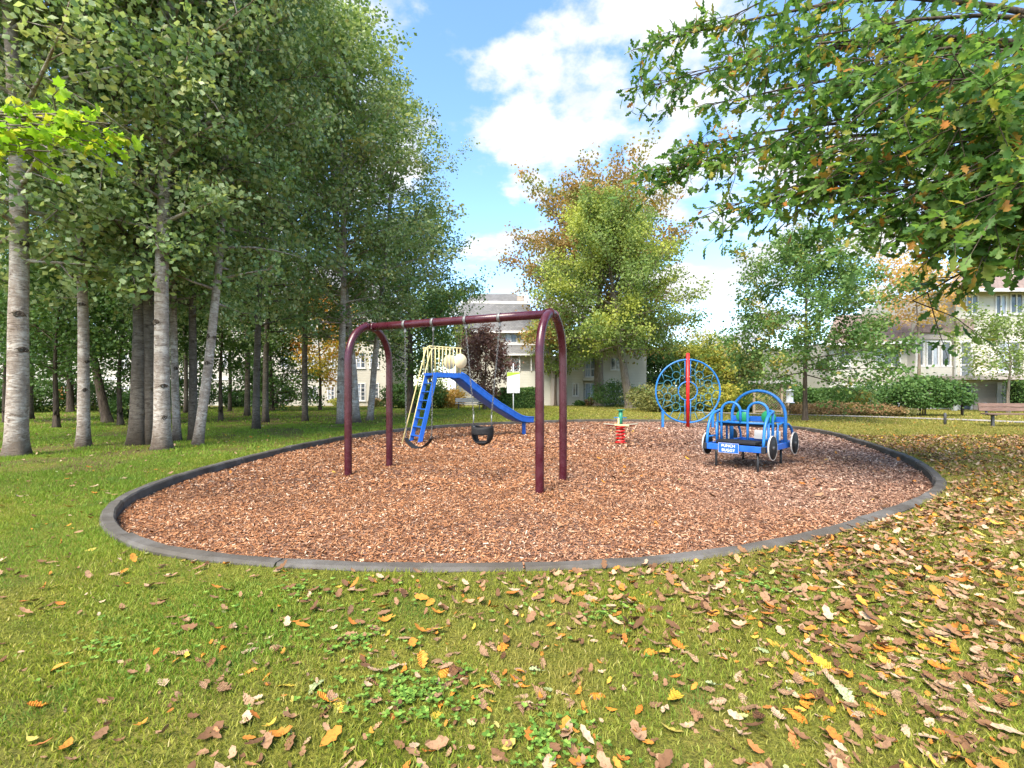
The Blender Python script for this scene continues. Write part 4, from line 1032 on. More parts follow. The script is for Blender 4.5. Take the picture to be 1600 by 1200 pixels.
for px in (1493, 1518, 1548, 1581, 1620, 1660): MB().bar(at(px, 553, YW + 0.05) - o_, at(px, 588, YW + 0.05) - o_, 0.09, 0.09, (0, 1, 0)).build('rail_post', M_TRIM, bal)
wbox(b, 'balcony_column', M_SIDE2, 1491, 1496, 593, 645, YW + 0.02, 0.2)

# distant white house peeping left of the wheel
b = empty('white_house', (at(1010, 614, 52).x, 52, 0), 0, 'white house corner seen between the maple and the wheel climber', 'house')
wbox(b, 'wall', M_WHITE, 988, 1050, 596, 640, 52, 6)
quad_roof(b, 'roof', M_ROOFG, [at(980, 597, 51.5), at(1056, 597, 51.5), at(1046, 583, 55), at(992, 583, 55)])
window(b, 1000, 1007, 603, 614, 52, 1); window(b, 1020, 1030, 603, 614, 52, 2)
b = empty('grey_roofed_house', (at(1150, 614, 56).x, 56, 0), 0, 'low house with grey roof far behind the young tree', 'house')
wbox(b, 'wall', M_SIDE1, 1125, 1215, 570, 640, 56, 6)
quad_roof(b, 'roof', M_ROOFG, [at(1118, 571, 55.5), at(1222, 571, 55.5), at(1210, 552, 60), at(1130, 552, 60)])
window(b, 1140, 1152, 585, 602, 56, 2); window(b, 1185, 1197, 585, 602, 56, 2)

# ------------------------------------------------------------------ swing frame
SA, SB = Vector((-2.37, 7.69, 0)), Vector((0.558, 6.40, 0))     # feet midpoints of the two arches
bdir = (SB - SA).normalized(); bperp = Vector((-bdir.y, bdir.x, 0))
BZ = 2.40
sw = empty('swing_frame', SA, 0, 'maroon steel swing frame of two arches joined by a top beam', 'swing frame')
def arch(c):
    hw = 0.50; pts = []
    for z in (-0.15, 0.0, 0.5, 1.0, 1.5, 1.78): pts.append(c - bperp * hw + Vector((0, 0, z)))
    for a in np.linspace(0, PI, 23)[1:-1]:
        pts.append(c + bperp * (-hw * math.cos(a)) + Vector((0, 0, 1.80 + (BZ - 1.80) * math.sin(a))))
    for z in (1.78, 1.5, 1.0, 0.5, 0.0, -0.15): pts.append(c + bperp * hw + Vector((0, 0, z)))
    return pts
for c in (SA, SB):
    MB().tube([p - SA for p in arch(c)], 0.058, 20).build('arch', M_MAROON, sw)
    for sgn in (-1, 1):                                         # loose chips heaped round each foot
        pass
bm_ = MB().tube([bdir * (0.03), bdir * 1.0, bdir * 2.0, (SB - SA) - bdir * 0.03], 0.062, 20)
beam = bm_.build('top_beam', M_MAROON, sw); beam.location = (0, 0, BZ)
for c, s_ in ((SA, 1), (SB, -1)):
    q = c - SA + Vector((0, 0, BZ))
    MB().tube([q + bdir * 0.055 * s_, q + bdir * 0.10 * s_], 0.072, 20).build('collar', M_MAROON, sw)
    for k in (-1, 1):
        MB().tube([q + bperp * 0.075 * k, q + bperp * 0.115 * k + Vector((0, 0, -0.006))], 0.067, 20).build('collar', M_MAROON, sw)
    for k in range(4):
        a = k * PI / 2 + 0.6
        MB().lathe([(0.012, 0), (0.012, 0.012), (0.0, 0.016)], q + bdir * 0.078 * s_ + bperp * 0.071 * math.cos(a) + Vector((0, 0, 0.071 * math.sin(a))), 8).build('bolt', M_STEEL, sw)
HANG = [0.2227, 0.39, 0.5716, 0.748]
L_ = (SB - SA).length
def beam_pt(t): return SA + bdir * (t * L_) + Vector((0, 0, BZ))
for t in HANG:
    q = beam_pt(t) - SA
    ring = [q + bperp * 0.066 * math.cos(a) + Vector((0, 0, 0.066 * math.sin(a))) for a in np.linspace(0, 2 * PI, 20, endpoint=False)]
    cl = MB()
    vs, fs = [], []
    for i, p_ in enumerate(ring):
        o2 = (p_ - q).normalized()
        for dx in (-0.022, 0.022):
            for rr_ in (0.0, 0.006): vs.append(p_ + o2 * rr_ + bdir * dx)
    n_ = len(ring)
    for i in range(n_):
        a, b2 = 4 * i, 4 * ((i + 1) % n_)
        fs += [(a + 1, a + 3, b2 + 3, b2 + 1), (a, a + 1, b2 + 1, b2), (a + 2, b2 + 2, b2 + 3, a + 3), (a, b2, b2 + 2, a + 2)]
    cl.raw(vs, fs, True)
    cl.box(q + Vector((0, 0, -0.095)), (0.03, 0.03, 0.06))
    cl.tube([q + Vector((0, 0, -0.115)) + bdir * 0.02 * math.cos(a) + Vector((0, 0, 0.02 * math.sin(a))) for a in np.linspace(0, 2 * PI, 10, endpoint=False)], 0.006, 6, closed=True)
    cl.build('beam_hanger', M_STEEL, sw)

def chain(a, b2):
    """steel chain of interlocked links from a to b2"""
    a, b2 = Vector(a), Vector(b2); d_ = b2 - a; n_ = max(2, int(d_.length / 0.036)); x = d_.normalized()
    u = x.cross(bperp).normalized(); w = x.cross(u)
    mb = MB()
    for k in range(n_):
        c = a + d_ * ((k + 0.5) / n_); s1 = u if k % 2 else w
        pts = [c + x * (0.0125 * (1 if math.cos(t_) > 0 else -1) + 0.011 * math.cos(t_)) + s1 * 0.011 * math.sin(t_) for t_ in np.linspace(0.01, 2 * PI + 0.01, 8, endpoint=False)]
        mb.tube(pts, 0.0034, 4, closed=True)
    return mb
# belt swing
t0, t1 = HANG[0], HANG[1]
pa, pb = beam_pt(t0) + Vector((0, 0, -0.13)), beam_pt(t1) + Vector((0, 0, -0.13))
mid = (pa + pb) / 2; mid.z = 0
bs = empty('belt_swing', (mid.x, mid.y, 0), 0, 'black rubber belt swing seat hanging on two chains left of the bucket', 'swing')
e0, e1 = Vector((pa.x, pa.y, 0.57)) + bdir * 0.02, Vector((pb.x, pb.y, 0.59)) - bdir * 0.03
mb = MB(); vs = []
NB = 17
for i in range(NB):
    u = i / (NB - 1); q = e0.lerp(e1, u) + Vector((0, 0, -0.155 * (1 - (2 * u - 1) ** 2) ** 0.85)) - mid
    wd = 0.078 * (0.62 + 0.38 * math.sin(u * PI))
    for s_ in (-1, 1):
        for h in (0, 1): vs.append(q + bperp * wd * s_ + Vector((0, 0, 0.013 * h)))
fs = []
for i in range(NB - 1):
    a, c = 4 * i, 4 * i + 4
    fs += [(a, a + 2, c + 2, c), (a + 1, c + 1, c + 3, a + 3), (a, c, c + 1, a + 1), (a + 2, a + 3, c + 3, c + 2)]
fs += [(0, 1, 3, 2), (4 * (NB - 1), 4 * (NB - 1) + 2, 4 * (NB - 1) + 3, 4 * (NB - 1) + 1)]
mb.raw(vs, fs); mb.build('seat', M_BLACK, bs, bevel=0.004)
for p_, e_ in ((pa, e0), (pb, e1)):
    chain(p_ - mid, e_ - mid + Vector((0, 0, 0.04))).build('chain', M_STEEL, bs)
    MB().tube([e_ - mid + Vector((0, 0, 0.05)), e_ - mid + bperp * 0.045 + Vector((0, 0, 0.004)), e_ - mid - bperp * 0.045 + Vector((0, 0, 0.004))], 0.006, 6, closed=True).build('hanger_ring', M_STEEL, bs)
# bucket swing
pa, pb = beam_pt(HANG[2]) + Vector((0, 0, -0.13)), beam_pt(HANG[3]) + Vector((0, 0, -0.13))
mid = (pa + pb) / 2; mid.z = 0
bk = empty('bucket_swing', (mid.x, mid.y, 0), 0, 'black toddler bucket swing with leg holes hanging in the middle of the frame', 'swing')
mb = MB(); NT, NV = 36, 12; vs = []; fs = []
for i in range(NV + 1):
    v_ = i / NV
    z = 0.795 - 0.255 * v_
    k_ = 1.0 if v_ < 0.35 else math.sqrt(max(0.02, 1 - ((v_ - 0.35) / 0.66) ** 2.2))
    for j in range(NT):
        a = 2 * PI * j / NT
        vs.append(bdir * 0.158 * k_ * math.cos(a) + bperp * 0.125 * k_ * math.sin(a) + Vector((0, 0, z + 0.012 * math.cos(2 * a) * (1 - v_))))
for i in range(NV):
    for j in range(NT):
        a = math.degrees(2 * PI * (j + 0.5) / NT)
        front = min(abs(a - 270), abs(a - 90))              # leg holes through the front and the back of the lower bowl
        v_ = (i + 0.5) / NV
        if v_ > 0.42 and v_ < 0.86 and front < 46: continue
        fs.append((i * NT + j, i * NT + (j + 1) % NT, (i + 1) * NT + (j + 1) % NT, (i + 1) * NT + j))
fs.append(tuple(NV * NT + j for j in range(NT)))
mb.raw(vs, fs, True)
ob = mb.build('bucket', M_BLACK, bk)
so = ob.modifiers.new('thick', 'SOLIDIFY'); so.thickness = 0.016; so.offset = -1
rim = MB(); rim.tube([bdir * 0.160 * math.cos(a) + bperp * 0.127 * math.sin(a) + Vector((0, 0, 0.795 + 0.012 * math.cos(2 * a))) for a in np.linspace(0, 2 * PI, 36, endpoint=False)], 0.012, 6, closed=True)
rim.build('rim', M_BLACK, ob)
for p_, s_ in ((pa, -1), (pb, 1)):
    e_ = bdir * 0.150 * s_ + Vector((0, 0, 0.98))
    lo = bdir * 0.150 * s_ + Vector((0, 0, 0.80))
    chain(p_ - mid, e_).build('chain', M_STEEL, bk)
    MB().tube([e_, (e_ + lo) / 2, lo], 0.010, 8).build('hanger_sleeve', M_STEEL, bk)
    MB().box(lo + Vector((0, 0, -0.03)), (0.04, 0.04, 0.07), Matrix.Rotation(math.atan2(bdir.y, bdir.x), 3, 'Z')).build('bracket', M_STEEL, bk, 0.004)

# ------------------------------------------------------------------ slide
d = Vector((0.785, 0.62, 0)).normalized(); nsd = Vector((d.y, -d.x, 0))
S0 = Vector((-2.605, 12.30, 0))
sl = empty('playground_slide', S0, 0, 'blue slide with ladder and cream yellow railing behind the swings', 'slide')
def sp(s, n_, z): return d * s + nsd * n_ + Vector((0, 0, z))
PZ = 1.79
for n_ in (0.26, -0.26):
    MB().bar(sp(0.0, n_, -0.12), sp(0.50, n_, PZ + 0.02), 0.045, 0.115, tuple(d)).build('ladder_rail', M_BLUE, sl, 0.006)
for k in range(7):
    z = 0.16 + k * 0.235; s_ = 0.5 * (z / PZ)
    MB().bar(sp(s_, -0.24, z), sp(s_, 0.24, z), 0.10, 0.028).build('rung', M_BLUE, sl, 0.004)
MB().bar(sp(0.44, 0, PZ), sp(1.30, 0, PZ), 0.50, 0.035).build('platform', M_BLUE, sl, 0.004)
for n_ in (0.262, -0.262):
    MB().bar(sp(0.42, n_, PZ), sp(1.30, n_, PZ), 0.024, 0.13).build('platform_skirt', M_BLUE, sl, 0.004)
# chute: one bent sheet with raised sides
path_ = [(1.27, 1.80), (1.40, 1.745), (1.75, 1.49), (2.2, 1.20), (2.65, 0.93), (3.05, 0.73), (3.30, 0.60), (3.5, 0.515), (3.7, 0.475), (3.98, 0.46)]
cs = [(0.275, 0.075), (0.275, 0.055), (0.262, -0.075), (0.20, -0.098), (0, -0.10), (-0.20, -0.098), (-0.262, -0.075), (-0.275, 0.055), (-0.275, 0.075)]
vs, fs = [], []
for i, (s_, z) in enumerate(path_):
    p0_ = path_[max(i - 1, 0)]; p1_ = path_[min(i + 1, len(path_) - 1)]
    tx, tz = p1_[0] - p0_[0], p1_[1] - p0_[1]; tl = math.hypot(tx, tz); nx, nz = -tz / tl, tx / tl
    for (n_, h) in cs: vs.append(sp(s_ + nx * h, n_, z + nz * h))
K = len(cs)
for i in range(len(path_) - 1):
    for k in range(K - 1): fs.append((i * K + k, (i + 1) * K + k, (i + 1) * K + k + 1, i * K + k + 1))
mb = MB(); mb.raw(vs, fs, False); ch = mb.build('chute', M_BLUE, sl)
so = ch.modifiers.new('thick', 'SOLIDIFY'); so.thickness = 0.02; so.offset = 0
for n_ in (0.276, -0.276):
    pts = []
    for i, (s_, z) in enumerate(path_):
        p0_ = path_[max(i - 1, 0)]; p1_ = path_[min(i + 1, len(path_) - 1)]
        tx, tz = p1_[0] - p0_[0], p1_[1] - p0_[1]; tl = math.hypot(tx, tz)
        pts.append(sp(s_ - tz / tl * 0.075, n_, z + tx / tl * 0.075))
    MB().tube(pts, 0.022, 8).build('side_rim', M_BLUE, ch)
MB().bar(sp(3.80, 0.0, -0.1), sp(3.80, 0.0, 0.37), 0.09, 0.09, tuple(d)).build('support_leg', M_BLUE, sl, 0.006)
MB().bar(sp(1.22, 0.2, -0.1), sp(1.22, 0.2, PZ), 0.05, 0.05, tuple(d)).build('support_leg', M_BLUE, sl, 0.006) if False else None
# railing
RZ = 2.55
for n_, sa, sb in ((0.265, 0.46, 1.27), (-0.265, 0.40, 1.24)):
    rail = MB().tube([sp(sa - 0.02, n_, RZ - 0.02), sp(sa + 0.03, n_, RZ), sp(sb, n_, RZ), sp(sb + 0.06, n_, RZ - 0.005)], 0.015, 8).build('top_rail', M_CREAM, sl)
    for k in range(8):
        s_ = sa + 0.02 + (sb - sa - 0.02) * k / 7
        MB().tube([sp(s_, n_, PZ + 0.05), sp(s_, n_, RZ)], 0.015, 6).build('rail_bar', M_CREAM, sl)
MB().tube([sp(-0.50, 0.265, -0.08), sp(0.16, 0.265, 2.32), sp(0.22, 0.265, 2.50), sp(0.30, 0.265, RZ), sp(0.50, 0.265, RZ)], 0.017, 8).build('handrail', M_CREAM, sl)
MB().tube([sp(-0.05, -0.265, -0.08), sp(0.30, -0.265, 1.30), sp(0.62, -0.265, 2.45), sp(0.70, -0.265, RZ)], 0.017, 8).build('handrail', M_CREAM, sl)
for n_, s_ in ((0.29, 1.26), (-0.29, 1.26)):
    rotm = Matrix((d, Vector((0, 0, 1)), d.cross(Vector((0, 0, 1))))).transposed()
    MB().lathe([(0.0, -0.008), (0.205, -0.008), (0.208, 0.0), (0.205, 0.008), (0.0, 0.008)], sp(s_, n_, 2.19), 32, rotm).build('guard_disc', M_PEACH, sl)

# ------------------------------------------------------------------ wheel climber
WC = Vector((6.58, 17.25, 0))
wc = empty('wheel_climber', WC, R(-3), 'round blue wheel climber with red pole and small linked rings', 'climber')
RZc, RW = 1.37, 1.18
def circ(cx, cz, r, n_): return [Vector((cx + r * math.cos(a), 0, cz + r * math.sin(a))) for a in np.linspace(0, 2 * PI, n_, endpoint=False)]
MB().tube(circ(0, RZc, RW, 64), 0.032, 10, closed=True).build('outer_ring', M_BLUE2, wc)
MB().tube(circ(0.0, RZc, 0.35, 36), 0.026, 8, closed=True).build('inner_ring', M_BLUE2, wc)
MB().tube([(-0.0, -0.005, -0.12), (0, -0.005, 2.79)], 0.064, 16).build('centre_pole', M_RED, wc)
for sx in (-1, 1):
    for (z0, z1) in ((RZc - RW, RZc - 0.34), (RZc + 0.34, RZc + RW)):
        MB().tube([(sx * 0.105, 0.0, z0), (sx * 0.105, 0.0, z1)], 0.015, 6).build('upright_bar', M_BLUE2, wc)
    MB().bar((sx * 0.92, 0.02, -0.12), (sx * 0.92, 0.02, RZc - 0.70), 0.085, 0.085, (0, 1, 0)).build('leg', M_BLUE2, wc, 0.006)
    rings_ = [(0.42, 0.58), (0.74, 0.26), (0.74, -0.22), (0.44, -0.58)]
    for (x, z) in rings_:
        MB().tube(circ(sx * x, RZc + z, 0.150, 22), 0.0155, 6, closed=True).build('small_ring', M_TEALROD, wc)
    rods = [((0.105, 0.58), (0.27, 0.58)), ((0.53, 0.68), (0.66, 0.98)), ((0.50, 0.45), (0.64, 0.36)), ((0.88, 0.30), (1.15, 0.28)), ((0.74, 0.11), (0.74, -0.07)),
            ((0.88, -0.27), (1.14, -0.33)), ((0.66, -0.35), (0.52, -0.46)), ((0.105, -0.58), (0.29, -0.58)), ((0.52, -0.71), (0.68, -0.96)), ((0.33, 0.10), (0.48, 0.17)), ((0.48, 0.17), (0.60, 0.23)),
            ((0.48, 0.17), (0.42, 0.43)), ((0.33, -0.10), (0.48, -0.15)), ((0.48, -0.15), (0.59, -0.20)), ((0.48, -0.15), (0.45, -0.43)), ((0.28, 0.62), (0.26, 0.80)), ((0.26, 0.80), (0.105, 0.84)), ((0.26, 0.80), (0.38, 1.10)), ((0.28, -0.62), (0.26, -0.80)), ((0.26, -0.80), (0.105, -0.84)), ((0.26, -0.80), (0.38, -1.10)),
            ((0.86, 0.36), (0.95, 0.66)), ((0.86, -0.32), (0.95, -0.66)), ((0.30, 0.22), (0.30, 0.46)), ((0.30, -0.22), (0.32, -0.46)), ((0.60, 0.50), (0.86, 0.60)), ((0.60, -0.50), (0.86, -0.60)), ((0.88, 0.20), (0.98, 0.02)), ((0.98, 0.02), (0.88, -0.16)), ((0.98, 0.02), (1.17, 0.02))]
    for a, b2 in rods:
        MB().tube([(sx * a[0], 0, RZc + a[1]), (sx * b2[0], 0, RZc + b2[1])], 0.015, 6).build('link_rod', M_TEALROD, wc)
MB().tube([(-0.36, -0.03, RZc + 0.05), (-0.50, -0.07, RZc + 0.10), (-0.62, -0.05, RZc - 0.02), (-0.63, 0, RZc - 0.08)], 0.012, 6).build('hand_loop', M_STEEL, wc)

# ------------------------------------------------------------------ spring rider
sr = empty('spring_rider', (2.79, 11.85, 0), R(-6), 'spring seesaw with red coil, wooden seat boards and green handle post', 'spring rider')
hel = [Vector((0.105 * math.cos(t_), 0.105 * math.sin(t_), 0.0 + 0.43 * t_ / (2 * PI * 5))) for t_ in np.linspace(0, 2 * PI * 5, 110)]
MB().tube(hel, 0.021, 8).build('coil_spring', M_RED, sr)
for z in (0.02, 0.43): MB().lathe([(0.0, 0), (0.14, 0), (0.14, 0.02), (0.0, 0.02)], (0, 0, z), 20).build('spring_plate', M_RED, sr)
for s_ in (-1, 1):
    MB().bar((s_ * 0.06, 0, 0.475), (s_ * 0.43, 0, 0.510), 0.17, 0.026).build('seat_board', M_BOARD, sr, 0.006)
    MB().bar((s_ * 0.10, 0, 0.453), (s_ * 0.36, 0, 0.482), 0.05, 0.03).build('seat_arm', M_RED, sr, 0.004)
MB().bar((-0.16, -0.10, 0.490), (0.20, -0.10, 0.470), 0.025, 0.04).build('front_board', M_CREAM, sr, 0.004)
MB().tube([(0.0, 0, 0.46), (0.005, 0, 0.86)], 0.052, 14).build('handle_post', M_TEAL, sr)
MB().lathe([(0.0, 0), (0.105, 0), (0.11, 0.008), (0.105, 0.018), (0.0, 0.018)], (0.005, 0, 0.855), 20).build('top_disc', M_TEAL, sr)
MB().tube([(-0.165, 0, 0.665), (0.155, 0, 0.665)], 0.014, 8).build('hand_grip', M_BLUE2, sr)
MB().bar((-0.055, -0.03, 0.47), (-0.055, -0.03, 0.66), 0.04, 0.025, (0, 1, 0)).build('yellow_brace', M_CREAM, sr, 0.003)

# ------------------------------------------------------------------ punch buggy
u = Vector((0.68, -0.733, 0)).normalized(); v = Vector((-u.y, u.x, 0))       # u across the rear, v towards the bonnet
P0 = Vector((3.42, 8.10, 0))
bg = empty('toy_car_climber', P0, 0, 'blue tubular play car with black disc wheels and a name plate', 'play car')
W_, LEN = 0.92, 1.55
def q(a, b2, z): return u * a + v * b2 + Vector((0, 0, z))
DZ = 0.375
for a, b2, c, e, nm in ((0, 0, W_, 0, 'rear_rail'), (0, LEN, W_, LEN, 'front_rail'), (0, 0.02, 0, LEN - 0.02, 'side_rail'), (W_, 0.02, W_, LEN - 0.02, 'side_rail')):
    MB().bar(q(a, b2, DZ), q(c, e, DZ), 0.045, 0.10).build(nm, M_BLUE, bg, 0.006)
for a in (-0.015, W_ + 0.015): MB().box(q(a, -0.02, DZ), (0.06, 0.06, 0.105), Matrix((u, v, Vector((0, 0, 1)))).transposed()).build('bumper_cap', M_BLACKP, bg, 0.008)
MB().bar(q(W_ / 2, 0.30, DZ + 0.02), q(W_ / 2, 1.18, DZ + 0.02), W_ - 0.06, 0.03).build('floor', M_BLACK, bg, 0.004)
MB().bar(q(W_ / 2, 0.06, DZ + 0.085), q(W_ / 2, 0.42, DZ + 0.085), W_ * 0.70, 0.05).build('rear_seat', M_BLACK, bg, 0.012)
MB().bar(q(W_ / 2, 0.46, 0.735), q(W_ / 2, 0.75, 0.735), W_ - 0.04, 0.05).build('bench_seat', M_BLACK, bg, 0.012)
MB().tube([q(0.0, 0.45, 0.775), q(W_, 0.45, 0.775)], 0.021, 8).build('seat_bar', M_BLUE2, bg)
for a in (0.03, W_ - 0.03):
    for b2 in (0.34, 0.78):
        MB().tube([q(a, b2, DZ), q(a, b2, 0.78)], 0.021, 8).build('seat_post', M_BLUE2, bg)
# two arches of the seat back
for c in (0.235, W_ - 0.235):
    pts = [q(c - 0.165, 0.45, DZ + 0.03), q(c - 0.165, 0.45, 0.75), q(c - 0.165, 0.45, 0.96)]
    for t_ in np.linspace(PI, 0, 13)[1:-1]: pts.append(q(c + 0.165 * math.cos(t_), 0.45, 0.97 + 0.165 * math.sin(t_)))
    pts += [q(c + 0.165, 0.45, 0.96), q(c + 0.165, 0.45, 0.75)]
    MB().tube(pts, 0.022, 10).build('seat_back_arch', M_BLUE2, bg)
MB().tube([q(0.40, 0.45, 0.985), q(W_ - 0.40, 0.45, 0.985)], 0.018, 8).build('back_link', M_BLUE2, bg)
# rear wings: tubes curving down from the seat side to the bumper
for a in (0.0, W_):
    pts = [q(a, 0.01, DZ)]
    for t_ in np.linspace(0.05, PI / 2, 11): pts.append(q(a, 0.40 - 0.37 * math.cos(t_), DZ + 0.12 + 0.47 * math.sin(t_)))
    pts += [q(a, 0.46, DZ + 0.59)]
    MB().tube(pts, 0.024, 10).build('rear_wing', M_BLUE2, bg)
    MB().tube([q(a, 0.45, DZ), q(a, 0.45, 0.93), q(a, 0.47, 0.985), q(a + (0.05 if a == 0 else -0.05), 0.49, 1.0)], 0.022, 10).build('side_post', M_BLUE2, bg)
    MB().tube([q(a, 0.05, DZ + 0.16), q(a, 0.45, DZ + 0.16)], 0.014, 8).build('wing_brace', M_BLUE2, bg)
    pts = [q(a, 1.54, DZ)]
    for t_ in np.linspace(0.1, PI / 2, 9): pts.append(q(a, 1.16 + 0.36 * math.cos(t_), DZ + 0.04 + 0.33 * math.sin(t_)))
    MB().tube(pts, 0.022, 10).build('front_wing', M_BLUE2, bg)
    MB().tube([q(a, 0.78, 0.76), q(a, 0.95, 0.78), q(a, 1.02, 0.70), q(a, 1.03, DZ)], 0.019, 8).build('arm_rail', M_BLUE2, bg)
# windscreen hoop and dashboard
pts = [q(0.0, 1.10, DZ), q(0.0, 1.10, 0.8)]
for t_ in np.linspace(PI, 0, 21): pts.append(q(W_ / 2 + W_ / 2 * math.cos(t_), 1.10, 0.88 + 0.46 * math.sin(t_)))
pts += [q(W_, 1.10, 0.8), q(W_, 1.10, DZ)]
MB().tube(pts, 0.026, 12).build('windscreen_hoop', M_BLUE2, bg)
MB().bar(q(0.02, 1.10, 0.82), q(W_ - 0.02, 1.10, 0.82), 0.022, 0.10).build('dashboard', M_BLUE, bg, 0.004)
MB().bar(q(0.26, 1.50, 0.50), q(W_ - 0.20, 1.50, 0.50), 0.02, 0.17).build('front_panel', M_WHITE, bg, 0.004)
rotd = Matrix((u, Vector((0, 0, 1)), u.cross(Vector((0, 0, 1))))).transposed()
for a in (0.24, W_ - 0.24):
    wh = MB().lathe([(0.0, -0.010), (0.115, -0.010), (0.122, 0.0), (0.115, 0.010), (0.0, 0.010)], q(a, 0.98, 0.865), 26, rotd).build('steering_wheel', M_GREEN, bg)
    MB().tube([q(a, 0.98, 0.865), q(a, 1.09, 0.82)], 0.018, 8).build('steering_column', M_STEEL, wh)
rotw = Matrix((v, Vector((0, 0, 1)), v.cross(Vector((0, 0, 1))))).transposed()
for (a, b2) in ((-0.075, 0.20), (W_ + 0.075, 0.20), (-0.075, 1.33), (W_ + 0.075, 1.33)):
    wl_ = MB().lathe([(0.0, -0.012), (0.195, -0.012), (0.195, 0.012), (0.0, 0.012)], q(a, b2, 0.40), 34, rotw).build('wheel', M_BLACK, bg)
    MB().lathe([(0.194, -0.013), (0.201, -0.013), (0.201, 0.013), (0.194, 0.013), (0.194, -0.013)], q(a, b2, 0.40), 34, rotw, False).build('rim', M_GREYWOOD, wl_)
    MB().lathe([(0.0, -0.03), (0.03, -0.03), (0.03, 0.03), (0.0, 0.03)], q(a, b2, 0.40), 12, rotw).build('hub', M_GREYMETAL, wl_)
    MB().tube([q(a, b2, 0.40), q(0.03 if a < 0 else W_ - 0.03, b2, 0.40)], 0.018, 8).build('axle', M_BLACKP, wl_)
for (a, b2) in ((0.10, 0.16), (W_ - 0.10, 0.06), (0.12, 1.32), (W_ - 0.10, 1.18)):
    MB().tube([q(a, b2, -0.12), q(a, b2, DZ - 0.02)], 0.022, 8).build('leg', M_BLACKP, bg)
pl = MB().bar(q(0.225, -0.050, DZ - 0.005), q(0.565, -0.050, DZ - 0.005), 0.012, 0.17).build('name_plate', M_BLUE, bg, 0.003)
bd = MB()
for (a0, a1, z0, z1) in ((0.227, 0.563, 0.0785, 0.081), (0.227, 0.563, -0.081, -0.0785)):
    bd.bar(q(a0, -0.058, DZ - 0.005 + (z0 + z1) / 2), q(a1, -0.058, DZ - 0.005 + (z0 + z1) / 2), 0.003, 0.0028)
for a0 in (0.229, 0.561): bd.bar(q(a0, -0.058, DZ - 0.08), q(a0, -0.058, DZ + 0.07), 0.003, 0.0028, (0, 1, 0))
bd.build('plate_border', M_WHITE, pl)
def text_mesh(body, size):
    cu = bpy.data.curves.new('lettering', 'FONT'); cu.body = body; cu.size = size; cu.align_x = 'CENTER'; cu.align_y = 'CENTER'; cu.extrude = 0.0015; cu.offset = 0.0009
    to = bpy.data.objects.new('tmp', cu); COL.objects.link(to)
    me = bpy.data.meshes.new_from_object(to.evaluated_get(bpy.context.evaluated_depsgraph_get()))
    bpy.data.objects.remove(to); return me
for body, dz in (('PUNCH', 0.036), ('BUGGY', -0.038)):
    o = link('lettering', text_mesh(body, 0.066), M_WHITE, pl)
    o.matrix_local = Matrix.Translation(q(0.395, -0.0585, DZ - 0.005 + dz)) @ Matrix((u, Vector((0, 0, 1)), u.cross(Vector((0, 0, 1))))).transposed().to_4x4()

# ------------------------------------------------------------------ notice board
nb_y = 20.9
nb = empty('notice_board', (0.06, nb_y, LAWN_Z), R(3), 'white notice board with lime green header on a thin white post', 'sign')
MB().tube([(0, 0.03, -0.2), (0, 0.03, 2.55)], 0.026, 10).build('post', M_WHITE, nb)
brd = MB().box((0, -0.012, 1.68), (0.58, 0.02, 0.95)).build('board', M_WHITE, nb, 0.006)
hd = MB(); hd.raw([(-0.285, -0.026, 2.15), (0.285, -0.026, 2.15), (0.285, -0.026, 2.08), (0.05, -0.026, 2.04), (-0.285, -0.026, 1.95)], [(0, 4, 3, 2, 1)])
hd.build('header_band', M_LIME, brd)
tx = random.Random(3)
for k in range(13):
    z = 1.90 - k * 0.052; w_ = tx.uniform(0.30, 0.50)
    MB().box((-0.25 + w_ / 2, -0.0245, z), (w_, 0.003, 0.010)).build('print_line', M_PRINT, brd)
for k in range(3): MB().box((-0.17 + 0.17 * k, -0.0245, 1.245), (0.10, 0.003, 0.03)).build('print_line', M_PRINT, brd)

# ------------------------------------------------------------------ benches
def bench(name, label, loc, rz, length, wood_m, slats=3):
    root = empty(name, loc, rz, label, 'bench', None)
    for k in range(slats):
        MB().box((0, -0.06 - k * 0.135, 0.46), (length, 0.12, 0.045)).build('seat_slat', wood_m, root, 0.006)
    tl = Matrix.Rotation(R(-12), 3, 'X')
    for k in range(slats - 1):
        MB().box((0, 0.075 + 0.03 * k, 0.62 + k * 0.15), (length, 0.04, 0.135), tl).build('back_slat', wood_m, root, 0.006)
    for sx in (-1, 1):
        x = sx * (length / 2 - 0.25)
        MB().bar((x, -0.20, -0.05), (x, -0.20, 0.44), 0.07, 0.09, (0, 1, 0)).build('leg', M_GREYMETAL, root, 0.006)
        MB().bar((x, -0.36, 0.42), (x, 0.04, 0.42), 0.07, 0.04).build('seat_bracket', M_GREYMETAL, root, 0.004)
        MB().bar((x, 0.085, 0.40), (x, 0.16, 0.86), 0.07, 0.035, (0, 1, 0)).build('back_bracket', M_GREYMETAL, root, 0.004)
    return root
bench('park_bench', 'brown weathered wooden bench at the right edge beside the walkway', (18.2, 16.6, LAWN_Z), R(-14), 2.2, M_BENCH)
bench('park_bench', 'pale grey bench behind the slide under the purple tree', (at(733, 630, 33.5).x, 33.5, LAWN_Z), R(4), 2.0, M_GREYWOOD)
po = empty('low_post', (16.35, 17.4, LAWN_Z), 0, 'short dark post left of the brown bench', 'post')
MB().tube([(0, 0, -0.1), (0, 0, 0.42), (0, 0, 0.46)], [0.045, 0.045, 0.03], 10).build('shaft', M_GREYMETAL, po)

